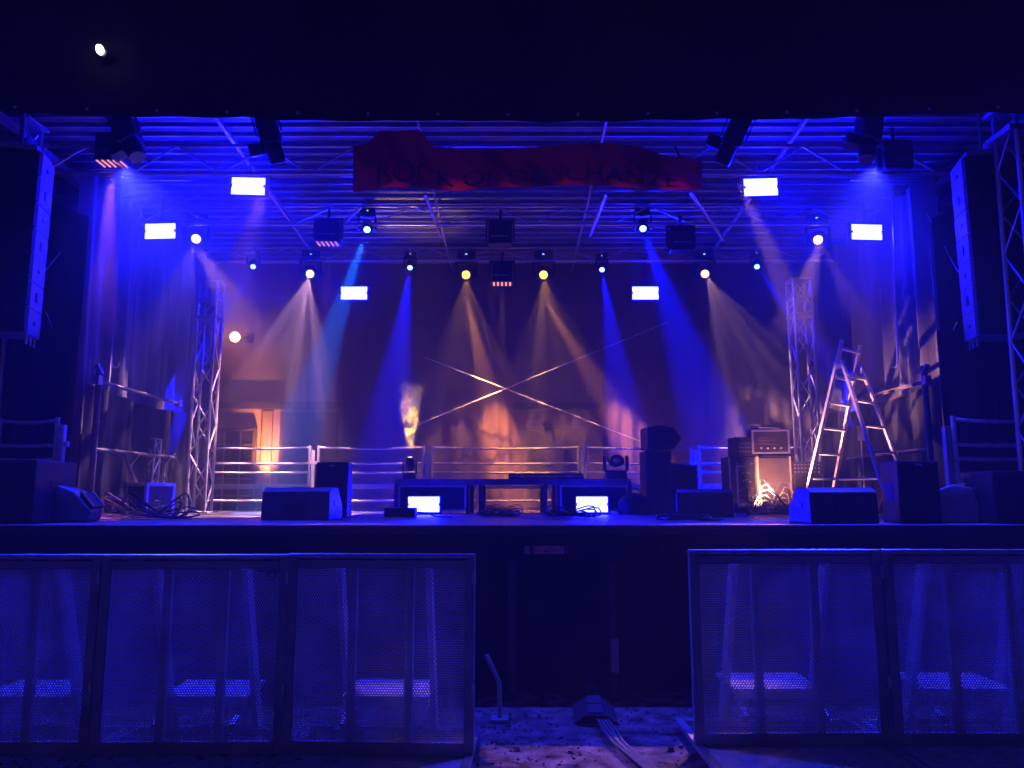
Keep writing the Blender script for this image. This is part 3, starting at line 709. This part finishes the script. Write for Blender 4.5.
# ------------------------------------------------------------------ amplifier area
YA = 9.55
gc = thing('amplifier_cabinet', 'pale fronted guitar cabinet under the amplifier head', 'amplifier', (X(775, YA), YA, SH), R(-6))
MB().box((0, .16, .36), (.42, .32, .72)).build('cabinet', M['black'], gc, bevel=.012)
MB().box((.01, -.006, .36), (.36, .014, .66)).build('front_cloth', M['white'], gc, bevel=.003)
MB().box((-.195, -.01, .36), (.03, .024, .70)).build('edge_strip', M['ply'], gc, bevel=.003); MB().box((.2, -.01, .36), (.02, .024, .70)).build('edge_strip', M['ply'], gc, bevel=.003)
for i in (-1, 1): MB().box((i * .12, .16, .73), (.03, .1, .02)).build('foot', M['plastic'], gc)
ah = thing('guitar_amplifier', 'square amplifier head in a silver edged rack on the pale cabinet', 'amplifier', (X(774, YA), YA + .02, SH + .745), R(-6))
MB().box((0, .15, .15), (.46, .3, .30)).build('case', M['black'], ah, bevel=.012)
k = MB(); 
for z in (.012, .288): k.box((0, -.006, z), (.46, .02, .024))
for x in (-.218, .218): k.box((x, -.006, .15), (.024, .02, .254))
k.build('rack_edge', M['alu'], ah, bevel=.004)
MB().box((0, -.004, .15), (.40, .008, .24)).build('front_panel', M['plastic'], ah)
k = MB()
for j in range(2):
    for i in range(6): k.box((-.13 + i * .035, -.012, .2 - j * .035), (.02, .01, .016))
k.box((-.04, -.011, .12), (.2, .006, .012)).build('lettering_strip', M['white'], ah)
for i in range(4): MB().lathe([(.014, 0), (.012, .02), (.001, .022)], (-.12 + i * .08, -.008, .07), 10, Matrix.Rotation(R(90), 3, 'X')).build('knob', M['knob'], ah)
coil('pale cable looped on top of the amplifier head', X(770, YA), YA + .1, 4, .13, 'gcable', 'cable heaps on the stage', z=SH + 1.05, zmax=.06)
rk = thing('equipment_rack', 'narrow black equipment rack left of the pale cabinet', 'rack', (X(745, YA), YA + .05, SH), R(4))
MB().box((0, .15, .36), (.34, .3, .70)).build('case', M['black'], rk, bevel=.008)
for i in range(6): MB().box((0, -.006, .08 + i * .11), (.30, .014, .085)).build('unit', M['plastic'], rk, bevel=.003)
k = MB()
for x in (-.165, .165): k.box((x, -.004, .36), (.018, .02, .68))
k.build('rack_edge', M['galv'], rk)
k = MB()
for i in range(22): k.box((random.uniform(-.12, .12), -.016, .08 + random.randint(0, 5) * .11 + random.uniform(-.02, .02)), (.018, .008, .008))
k.build('button_row', M['knob'], rk)
sr = thing('signal_box', 'small blue lit signal box on top of the narrow rack', 'signal box', (X(751, YA) - .02, YA + .06, SH + .715), R(12))
MB().box((0, .12, .12), (.24, .24, .24)).build('case', M['black'], sr, bevel=.008)
k = MB()
for i in range(5):
    for j in range(3): k.box((-.08 + i * .04, -.004, .06 + j * .05), (.012, .008, .012))
k.build('button_row', M['knob'], sr)
bb = thing('bass_cabinet', 'black square cabinet under the small mixer beside the ladder', 'amplifier', (X(806, YA), YA - .1, SH), R(-5))
MB().box((0, .15, .24), (.34, .3, .48)).build('cabinet', M['cab'], bb, bevel=.01); MB().box((0, -.006, .24), (.3, .012, .43)).build('grille', M['grille'], bb, bevel=.003)
mx_ = thing('small_mixer', 'small mixer with silver knobs on the black square cabinet', 'mixer', (X(806, YA), YA - .08, SH + .482), R(-5))
MB().box((0, .13, .08), (.36, .26, .16)).build('case', M['plastic'], mx_, bevel=.006)
k = MB()
for i in range(8):
    for j in range(3): k.lathe([(.01, 0), (.009, .014), (.001, .015)], (-.14 + i * .04, -.002, .035 + j * .045), 8, Matrix.Rotation(R(90), 3, 'X'))
k.build('knob_field', M['knob'], mx_)
ms = thing('drum_hardware', 'thin upright stand with short arm left of the equipment rack', 'stand', (X(738, 9.3), 9.3, SH))
MB().tube((0, 0, 0), (0, 0, .58), .012, 8).build('tube', M['galv'], ms); MB().tube((0, 0, .58), (.09, 0, .58), .01, 8).build('arm', M['galv'], ms)
for i in range(3): MB().tube((0, 0, .15), (.2 * math.cos(i * 2.1), .2 * math.sin(i * 2.1), .01), .008, 6).build('leg', M['galv'], ms)
FLP = Vector((X(742, 8.95), 8.95, SH + .09))
bt = thing('floor_lamp', 'small can lamp glowing pinkish on the floor behind centre wedge monitor', 'lamp', FLP, (0, 0, R(-58)))
MB().lathe([(.03, -.15), (.06, -.13), (.065, .0), (.065, .06), (.055, .06), (.05, .02)], (0, 0, 0), 16, Matrix.Rotation(R(-90), 3, 'X')).build('can', M['black'], bt, smooth=True)
MB().lathe([(.001, .05), (.05, .045), (.05, .035), (.001, .035)], (0, 0, 0), 16, Matrix.Rotation(R(-90), 3, 'X')).build('lens', M['pinkled'], bt, smooth=True)
k = MB()
for sx in (-1, 1): k.box((sx * .075, 0, -.02), (.01, .03, .13))
k.box((0, 0, -.082), (.16, .05, .012)); k.build('yoke', M['plastic'], bt)
spot(FLP + Vector((.06, .05, .03)), P(832, 445, 9.0), (1, .42, .34), 1900, 36, 1.)
spot(FLP + Vector((.06, .04, .02)), P(828, 425, 9.8), (1, .36, .2), 190, 80, .7)
mstand = thing('music_stand', 'slim stand with a pale square sheet seen through the ladder', 'music stand', (X(865, 9.6), 9.6, SH), R(-8))
MB().tube((0, 0, 0), (0, 0, .95), .01, 8).build('tube', M['galv'], mstand)
MB().box((.02, -.02, 1.0), (.13, .008, .19)).build('sheet', M['rail'], mstand)
for i in range(3): MB().tube((0, 0, .12), (.2 * math.cos(i * 2.1 + .5), .2 * math.sin(i * 2.1 + .5), .01), .008, 6).build('leg', M['galv'], mstand)

# ------------------------------------------------------------------ ladder
ld = thing('step_ladder', 'aluminium folding step ladder standing open at stage right', 'ladder', (X(856, 9.0), 8.95, SH), R(42))
hz = 1.76; w0, w1, sp = .25, .34, .51       # half widths at hinge and foot, half spread
def section(sgn, ext):
    d = Vector((0, sgn * sp, -hz)); topv = Vector((0, 0, hz))
    k = .0
    for sx in (-1, 1):
        a = Vector((sx * w0, sgn * .03, hz)); f_ = Vector((sx * w1, sgn * sp, .02))
        e = a + (a - f_).normalized() * ext
        MB().bar(e, f_, .028, .07, (1, 0, 0)).build('stile', M['ladder'], ld, bevel=.004)
        MB().box(f_, (.04, .08, .045)).build('foot', M['rubber'], ld, bevel=.005)
    n = 6
    for i in range(n):
        tt = (i + .55) / n; ww = w0 + (w1 - w0) * tt; q = Vector((0, sgn * (.03 + (sp - .03) * tt), hz * (1 - tt)))
        MB().bar(q - Vector((ww, 0, 0)), q + Vector((ww, 0, 0)), .05, .026).build('rung', M['ladder'], ld, bevel=.003)
    if ext > .1:
        q = Vector((0, sgn * -.02, hz + ext * .62)); MB().bar(q - Vector((w0 - .01, 0, 0)), q + Vector((w0 - .01, 0, 0)), .05, .026).build('rung', M['ladder'], ld, bevel=.003)
section(-1, .02); section(1, .27)
MB().tube((-w1 + .01, -.36, .42), (-w1 + .01, .36, .42), .008, 6).tube((w1 - .01, -.36, .42), (w1 - .01, .36, .42), .008, 6).build('spreader_bar', M['galv'], ld)
for sx in (-1, 1): MB().box((sx * (w0 + .02), 0, hz - .03), (.02, .13, .09)).build('hinge', M['galv'], ld, bevel=.004)

# ------------------------------------------------------------------ crowd barriers
BW, BH = 1.15, 1.18
def perf_mesh(W, H, pitch=.0165, r=.0056):
    vs, fs = [], []; cols = int(W / pitch); rows = int(H / (pitch * .866)); px = W / cols; pz = H / rows
    cache = {}
    def vid(x, z):
        key = (round(x, 5), round(z, 5))
        if key not in cache: cache[key] = len(vs); vs.append((x, 0, z))
        return cache[key]
    R6 = px / math.sqrt(3)
    for j in range(rows):
        for i in range(cols):
            cx = (i + .5 + (.25 if j % 2 else -.25)) * px - W / 2; cz = (j + .5) * pz
            out, inn = [], []
            for k in range(6):
                a = R(30 + 60 * k)
                ox, oz = math.cos(a), math.sin(a)
                # exact lattice corners
                dx = (0.5 if k in (0, 5) else -0.5 if k in (2, 3) else 0) * px
                dz = {0: 1 / 3, 1: 2 / 3, 2: 1 / 3, 3: -1 / 3, 4: -2 / 3, 5: -1 / 3}[k] * pz
                out.append(vid(cx + dx, cz + dz))
            b = len(vs)
            for k in range(6):
                a = R(30 + 60 * k); vs.append((cx + r * math.cos(a), 0, cz + r * math.sin(a)))
            for k in range(6): fs.append((out[k], out[(k + 1) % 6], b + (k + 1) % 6, b + k))
            for k in range(6):
                x, y, z = vs[b + k]; vs.append((x, .0055, z))
            for k in range(6): fs.append((b + k, b + (k + 1) % 6, b + 6 + (k + 1) % 6, b + 6 + k))
    return vs, fs
PV, PF = perf_mesh(BW - .11, BH - .15)
def make_barrier(label, loc, rz_):
    t = thing('crowd_barrier', label, 'crowd barrier', loc, rz_, 'perforated crowd barriers before the stage')
    k = MB(); fw = .058
    k.box((-BW / 2 + fw / 2, 0, BH / 2 + .02), (fw, .05, BH - .04)).box((BW / 2 - fw / 2, 0, BH / 2 + .02), (fw, .05, BH - .04))
    k.box((0, 0, .06), (BW - 2 * fw, .05, .08)).box((0, 0, BH - .045), (BW - 2 * fw, .05, .05))
    k.build('frame', M['barrier'], t, bevel=.006)
    MB().tube((-BW / 2, 0, BH), (BW / 2, 0, BH), .02, 10).build('top_rail', M['galv'], t, smooth=True)
    p = MB(); p.v = [(x, y - .012, z + .085) for x, y, z in PV]; p.f = PF
    p.build('perforated_sheet', M['perf'], t, fixn=False)
    for sx in (-1, 1):
        MB().box((sx * .175, .025, BH / 2), (.05, .045, BH - .09)).build('upright', M['barrier'], t, bevel=.004)
        MB().bar((sx * .28, .08, BH - .06), (sx * .28, .46, .06), .035, .10).build('strut', M['step'], t, bevel=.004)
        MB().box((sx * .29, .44, .045), (.16, .12, .03)).build('foot_plate', M['galv'], t, bevel=.004)
    MB().box((0, .43, .30), (.54, .45, .022)).box((0, .212, .27), (.54, .012, .05)).build('step_plate', M['step'], t, bevel=.004)
    for sx in (-1, 1): MB().bar((sx * .24, .08, .16), (sx * .24, .36, .285), .03, .03).build('step_bracket', M['barrier'], t)
    k = MB()
    for sx in (-1, 1): k.box((sx * (BW / 2 - .03), -.2, .024), (.05, 1.5, .03))
    k.box((0, .52, .024), (BW - .12, .05, .03)).box((0, -.92, .024), (BW - .12, .05, .03)); k.build('base_frame', M['alu'], t, bevel=.004)
    p = MB(); s = .86 / (BH - .15); p.v = [(x, -.90 + z * s, .03 - y) for x, y, z in PV]; p.f = PF
    p.build('base_plate', M['step'], t, fixn=False)
    for z in (BH - .12, .4): MB().box((BW / 2 - .005, -.03, z), (.02, .03, .08)).build('latch', M['galv'], t, bevel=.004)
    return t
b0 = make_barrier('perforated steel crowd barrier at the left end of the row', (-3.10, 4.86, -.012), 0)
dup(b0, (-1.945, 4.86, -.012), R(.6), 'perforated steel crowd barrier with a white cable tie, second from the left')
dup(b0, (-.80, 4.84, -.006), R(-2.2), 'perforated steel crowd barrier left of the open gap')
r1 = dup(b0, (1.712, 4.95, .012), R(1.0), 'perforated steel crowd barrier right of the open gap'); r1.scale = (1.05, 1, 1)
r2 = dup(b0, (2.93, 4.95, .012), R(-.5), 'perforated steel crowd barrier at the right end of the row'); r2.scale = (1.05, 1, 1)
# cable tie on barrier two
q = P(272, 572, 4.8)
pole('cable_tie', 'white cable tie knotted through the second barrier sheet', [q + Vector((-.08, 0, .01)), q + Vector((-.02, -.01, 0)), q + Vector((.02, -.02, .02)), q + Vector((.03, -.01, -.03)), q + Vector((-.005, -.02, -.05)), q + Vector((-.02, -.01, -.01)), q + Vector((.06, 0, .02))], .0035, 'white', 'cable tie', None, 6)
# bent arm by the gap
bh = thing('barrier_stay', 'bent steel stay standing at the gap beside the left barriers', 'stay', (X(492, 5.6, 660), 5.6, 0))
MB().path([(-.04, 0, .44), (.0, 0, .36), (.05, 0, .26), (.055, 0, .12), (.055, 0, .0)], .016, 8).build('bent_tube', M['barrier'], bh, smooth=True)
MB().box((.055, 0, .012), (.12, .12, .024)).build('foot_plate', M['barrier'], bh, bevel=.004)

# cable ramp and leads in the gap
cr_ = thing('cable_ramp', 'black rubber cable ramp leading from the stage skirt', 'cable ramp', (.60, 6.02, .01), R(-3))
MB().prism([(-.15, 0), (.15, 0), (.07, .055), (-.07, .055)], -.52, .5, 'y').build('ramp', M['rubber'], cr_, bevel=.004)
for i in range(4): MB().box((0, -.38 + i * .25, .06), (.105, .215, .012), (0, 0, random.uniform(-.04, .04))).build('lid', M['lid'], cr_, bevel=.003)
for i in range(4):
    o = .022 * i
    pts = [(.585 + o, 5.5, .035), (.60 + o * 1.2, 5.3, .03), (.63 + o * .8 + .012 * (i % 2), 5.05, .028), (.69 + o * .9, 4.8, .03), (.77 + o, 4.5, .028), (.90 + o * 1.3, 4.1, .028)]
    sm = []
    for a in range(len(pts) - 1):
        for s in range(6):
            q0, q1, q2, q3 = (Vector(pts[max(a - 1, 0)]), Vector(pts[a]), Vector(pts[a + 1]), Vector(pts[min(a + 2, len(pts) - 1)])); u = s / 6
            sm.append(.5 * (2 * q1 + (q2 - q0) * u + (2 * q0 - 5 * q1 + 4 * q2 - q3) * u * u + (3 * q1 - q0 - 3 * q2 + q3) * u ** 3))
    pole('ground_cable', 'grey cable of the bundle running from the ramp along the ground', sm, .0085, 'gcable', 'cable', 'cables running from the ramp')

# ------------------------------------------------------------------ air
hzb = MB().box((0, 10, 3.6), (52, 52, 9.2)).build('haze', None) if False else None
mh = bpy.data.materials.new('haze_air'); mh.use_nodes = True; nt = mh.node_tree; nt.nodes.remove(nt.nodes['Principled BSDF'])
pv = nt.nodes.new('ShaderNodeVolumePrincipled'); pv.inputs['Color'].default_value = (.92, .92, .95, 1); pv.inputs['Density'].default_value = .02; pv.inputs['Anisotropy'].default_value = -.45
nt.links.new(pv.outputs[0], nt.nodes['Material Output'].inputs['Volume'])
tag(MB().box((0, 10, 3.6), (52, 52, 9.2)).build('haze', mh), 'thin stage haze filling the air', 'haze', kind='stuff')
# smoke over the riser head
ms_ = bpy.data.materials.new('smoke'); ms_.use_nodes = True; nt = ms_.node_tree; nt.nodes.remove(nt.nodes['Principled BSDF'])
pv = nt.nodes.new('ShaderNodeVolumePrincipled'); pv.inputs['Color'].default_value = (.9, .9, .9, 1); pv.inputs['Anisotropy'].default_value = .1
tc = nt.nodes.new('ShaderNodeTexCoord'); mp = nt.nodes.new('ShaderNodeMapping'); mp.inputs['Scale'].default_value = (1, 1, .55); nz = nt.nodes.new('ShaderNodeTexNoise'); nz.inputs['Scale'].default_value = 11; nz.inputs['Detail'].default_value = 5; nz.inputs['Distortion'].default_value = .8
mr = nt.nodes.new('ShaderNodeMapRange'); mr.inputs['From Min'].default_value = .53; mr.inputs['From Max'].default_value = .72; mr.inputs['To Max'].default_value = 5
sx_ = nt.nodes.new('ShaderNodeSeparateXYZ'); nt.links.new(tc.outputs['Object'], sx_.inputs[0])
def mth(op, a, b=None):
    n = nt.nodes.new('ShaderNodeMath'); n.operation = op
    for i, q in enumerate((a, b)):
        if q is None: continue
        if isinstance(q, (int, float)): n.inputs[i].default_value = q
        else: nt.links.new(q, n.inputs[i])
    return n.outputs[0]
r_ = mth('SQRT', mth('ADD', mth('POWER', sx_.outputs[0], 2.), mth('POWER', sx_.outputs[1], 2.)))
edge = mth('MAXIMUM', mth('SUBTRACT', 1., mth('DIVIDE', r_, mth('ADD', mth('MULTIPLY', sx_.outputs[2], .27), .045))), 0.)
topf = mth('MAXIMUM', mth('SUBTRACT', 1., mth('DIVIDE', sx_.outputs[2], 1.0)), 0.)
shape = mth('MULTIPLY', mth('MULTIPLY', edge, topf), 10.)
nt.links.new(tc.outputs['Object'], mp.inputs[0]); nt.links.new(mp.outputs[0], nz.inputs['Vector']); nt.links.new(nz.outputs['Fac'], mr.inputs['Value']); nt.links.new(mth('MULTIPLY', mr.outputs[0], shape), pv.inputs['Density'])
nt.links.new(pv.outputs[0], nt.nodes['Material Output'].inputs['Volume'])
yl = P(410, 459, 10.0)
sm = MB().lathe([(.06, 0), (.09, .15), (.14, .35), (.2, .6), (.25, .85), (.26, 1.0), (.1, 1.02)], (0, 0, 0), 20).build('smoke', ms_, smooth=True, loc=(yl.x, 10.0, yl.z + .01))
tag(sm, 'wisp of smoke rising above the yellow lit head on the riser', 'smoke', kind='stuff')

# ------------------------------------------------------------------ lamps
WC = (1., .5, .58); AC = (1., .42, .10)
def fan(p, tg, col, power, ang, seed=0., scale=3.2, lo=.46, hi=.66):
    """a moving head with a patterned gobo wheel: the beam is split into rays"""
    o = spot(Vector(p) + Vector((0, -.03, -.01)), P(*tg), col, power, ang, .45, .012)
    l = o.data; l.use_nodes = True; nt = l.node_tree; e = nt.nodes['Emission']
    tc = nt.nodes.new('ShaderNodeTexCoord'); sp = nt.nodes.new('ShaderNodeSeparateXYZ'); nt.links.new(tc.outputs['Normal'], sp.inputs[0])
    cb = nt.nodes.new('ShaderNodeCombineXYZ')
    for i in range(2):
        d = nt.nodes.new('ShaderNodeMath'); d.operation = 'DIVIDE'; nt.links.new(sp.outputs[i], d.inputs[0]); nt.links.new(sp.outputs[2], d.inputs[1]); nt.links.new(d.outputs[0], cb.inputs[i])
    cb.inputs[2].default_value = seed
    nz = nt.nodes.new('ShaderNodeTexNoise'); nz.inputs['Scale'].default_value = scale; nz.inputs['Detail'].default_value = 1.5; nt.links.new(cb.outputs[0], nz.inputs['Vector'])
    mr = nt.nodes.new('ShaderNodeMapRange'); mr.inputs['From Min'].default_value = lo; mr.inputs['From Max'].default_value = hi; mr.inputs['To Min'].default_value = .08; mr.inputs['To Max'].default_value = 1.9
    nt.links.new(nz.outputs['Fac'], mr.inputs['Value']); nt.links.new(mr.outputs[0], e.inputs['Strength'])
    return o
fan(W[0], (165, 345, 9.1), WC, 2200, 34, 1.3, 8)
fan(W[1], (280, 410, 10.45), WC, 5200, 58, 2.1, 8)
fan(W[2], (470, 420, 10.9), AC, 1100, 58, 5.2, 8)
fan(W[3], (560, 420, 10.9), AC, 1100, 58, 7.7, 8)
fan(W[4], (752, 370, 10.95), (1, .48, .42), 1700, 50, 3.3, 8)
fan(W[5], (846, 290, 9.3), (1, .45, .22), 600, 24, 9.1, 8)
# warm patches on the net
PC = (1, .30, .09)
def low(p): return p + Vector((0, .12, -.30))
spot(low(W[2]), P(501, 445, 11.78), PC, 7500, 20, 1.)
spot(low(W[3]), P(636, 447, 11.78), PC, 6500, 17, 1.)
wp = P(235, 337, 12.02)
wlp = thing('wall_lamp', 'round glowing orange wall lamp on the building beside left truss tower', 'lamp', wp)
MB().lathe([(.001, -.08), (.04, -.07), (.072, -.03), (.08, 0), (.072, .03), (.04, .07), (.001, .08)], (0, 0, 0), 20).build('globe', M['globe'], wlp, smooth=True)
MB().tube((0, .07, 0), (0, .62, .12), .02, 8).box((0, .66, .12), (.12, .04, .16)).build('bracket', M['black'], wlp)
# small uplights standing on the stage floor against the net
def uplight(label, x, Y, tgt, power, ang):
    t = thing('floor_uplight', label, 'uplight', (x, Y, SH), 0, 'warm uplights under the backdrop')
    MB().lathe([(.06, 0), (.07, .02), (.07, .10), (.06, .105), (.055, .09)], (0, 0, 0), 16).build('housing', M['black'], t, smooth=True)
    MB().lathe([(.001, .092), (.052, .09), (.052, .085), (.001, .085)], (0, 0, 0), 16).build('lens', M['amber'], t, smooth=True)
    spot((x, Y, SH + .07), tgt, PC, power, ang, 1., .04)
uplight('small round uplight on the floor below the building pillar', X(266, 12.2), 12.2, P(265, 450, 12.66), 1600, 40)
# forward warm lobes: banner, truss, ladder, ground
for i, sx in ((2, 395), (2, 460), (2, 515), (3, 570), (3, 625), (3, 675)): spot(W[i] + Vector((0, -.12, .02)), P(sx, 199, 7.24), (1, .3, .24), 420, 7.5, 1.)
# light added at dark profile spotlights: inner pink on stage, outer blue on ground
spot(P(733, 160, 7.2) + Vector((0, 0, -.1)), P(846, 425, 9.0), (1, .42, .42), 800, 14, .8)
spot(P(270, 160, 7.2) + Vector((0, 0, -.1)), P(195, 430, 10.4), (1, .36, .40), 180, 20, .9)
spot(P(130, 160, 7.2) + Vector((0, -.1, -.1)), (-1.6, 5.1, 0), (.022, .026, 1), 2400, 85, .6)
spot(P(868, 160, 7.2) + Vector((0, -.1, -.1)), (1.8, 5.1, 0), (.022, .026, 1), 2400, 85, .6)
spot(W[5] + Vector((0, -.12, -.02)), (.75, 4.75, 0), (1, .42, .34), 1700, 15, 1.)
spot(W[0] + Vector((0, -.12, -.02)), (.0, 4.8, 0), (1, .42, .34), 1300, 14, 1.)
spot(W[1] + Vector((0, -.05, -.05)), P(205, 380, 10.4), (1, .42, .25), 1300, 12, 1.)
# blue beams
BC = (.001, .003, 1.)
for i, tg, pw, an in ((0, (195, 370, 10.6), 18000, 13), (1, (343, 300, 9.6), 24000, 15), (2, (392, 400, 10.7), 40000, 19), (3, (622, 400, 10.7), 38000, 17), (4, (682, 340, 10.0), 22000, 20), (5, (815, 345, 10.6), 28000, 13)):
    spot(B[i] + Vector((0, -.03, -.03)), P(*tg), (.008, .14, 1.) if i == 1 else BC, pw, an, .25)
# battens shining down
spot(BP[0] + Vector((0, 0, -.03)), BP[0] + Vector((0, 0, -3)), (1, .25, .6), 1000, 14, .5)
spot(BP[1] + Vector((0, 0, -.03)), BP[1] + Vector((0, 0, -3)), (1, .25, .6), 900, 14, .5)
spot(BP[2] + Vector((0, 0, -.03)), BP[2] + Vector((0, 0, -3)), (1, .4, .4), 1100, 12, .5)
# yellow head on the riser, upwards
spot(yl + Vector((0, 0, .02)), yl + Vector((.0, 0, 3)), (1, .50, .03), 520, 30, .6)

# drifting stage smoke, thickest in the upper corners of the stage
def smoke_cloud(label, c, rad, dens, seed):
    m = bpy.data.materials.new('stage_smoke'); m.use_nodes = True; nt = m.node_tree; nt.nodes.remove(nt.nodes['Principled BSDF'])
    pv = nt.nodes.new('ShaderNodeVolumePrincipled'); pv.inputs['Color'].default_value = (.95, .95, .95, 1); pv.inputs['Anisotropy'].default_value = 0
    tc = nt.nodes.new('ShaderNodeTexCoord')
    def mth(op, a, b=None):
        n = nt.nodes.new('ShaderNodeMath'); n.operation = op
        for i, q in enumerate((a, b)):
            if q is None: continue
            if isinstance(q, (int, float)): n.inputs[i].default_value = q
            else: nt.links.new(q, n.inputs[i])
        return n.outputs[0]
    ln = nt.nodes.new('ShaderNodeVectorMath'); ln.operation = 'LENGTH'; nt.links.new(tc.outputs['Object'], ln.inputs[0])
    f = mth('MAXIMUM', mth('SUBTRACT', 1., mth('MULTIPLY', ln.outputs['Value'], ln.outputs['Value'])), 0.)
    nz = nt.nodes.new('ShaderNodeTexNoise'); nz.noise_dimensions = '4D'; nz.inputs['W'].default_value = seed; nz.inputs['Scale'].default_value = 2.6; nz.inputs['Detail'].default_value = 3
    nt.links.new(tc.outputs['Object'], nz.inputs['Vector'])
    mr = nt.nodes.new('ShaderNodeMapRange'); mr.inputs['From Min'].default_value = .36; mr.inputs['From Max'].default_value = .66; mr.inputs['To Min'].default_value = .25; mr.inputs['To Max'].default_value = 1.5
    nt.links.new(nz.outputs['Fac'], mr.inputs['Value'])
    nt.links.new(mth('MULTIPLY', mth('MULTIPLY', f, dens), mr.outputs[0]), pv.inputs['Density'])
    nt.links.new(pv.outputs[0], nt.nodes['Material Output'].inputs['Volume'])
    prof = [(max(.001, math.sin(PI * i / 10)), -math.cos(PI * i / 10)) for i in range(11)]
    o = MB().lathe(prof, (0, 0, 0), 20).build('stage_smoke', m, smooth=True); o.location = c; o.scale = rad
    return tag(o, label, 'smoke', kind='stuff')
smoke_cloud('blue lit smoke hanging in the upper left of the stage', (-3.0, 8.0, 4.2), (2.0, 1.35, 1.35), .19, 1.7)
smoke_cloud('blue lit smoke hanging in the upper right of the stage', (3.4, 8.1, 4.2), (1.6, 1.35, 1.2), .11, 5.1)

# ------------------------------------------------------------------ night sky
w = bpy.data.worlds.new('World'); S.world = w; w.use_nodes = True; nt = w.node_tree
sky = nt.nodes.new('ShaderNodeTexSky'); sky.sky_type = 'NISHITA'; sky.sun_disc = False; sky.sun_elevation = R(3); sky.sun_rotation = R(200)
nt.links.new(sky.outputs[0], nt.nodes['Background'].inputs['Color']); nt.nodes['Background'].inputs['Strength'].default_value = .005

# ------------------------------------------------------------------ camera and render
cam = bpy.data.cameras.new('camera'); co = bpy.data.objects.new('camera', cam); COL.objects.link(co)
co.location = (0, 0, CAM_H); co.rotation_euler = (R(90) + PITCH, 0, 0)
cam.sensor_width = 36; cam.lens = 36 * FPX / 1024; cam.clip_start = .05; cam.clip_end = 500
S.camera = co
S.view_settings.view_transform = 'Standard'; S.view_settings.look = 'None'; S.view_settings.exposure = 0; S.view_settings.gamma = 1
S.render.engine = 'CYCLES'; c = S.cycles
c.max_bounces = 5; c.diffuse_bounces = 2; c.glossy_bounces = 2; c.transmission_bounces = 3; c.transparent_max_bounces = 12; c.volume_bounces = 0
c.sample_clamp_indirect = 4; c.sample_clamp_direct = 0; c.caustics_reflective = False; c.caustics_refractive = False
c.use_denoising = True; c.use_light_tree = True; c.volume_step_rate = 1.; c.volume_max_steps = 128
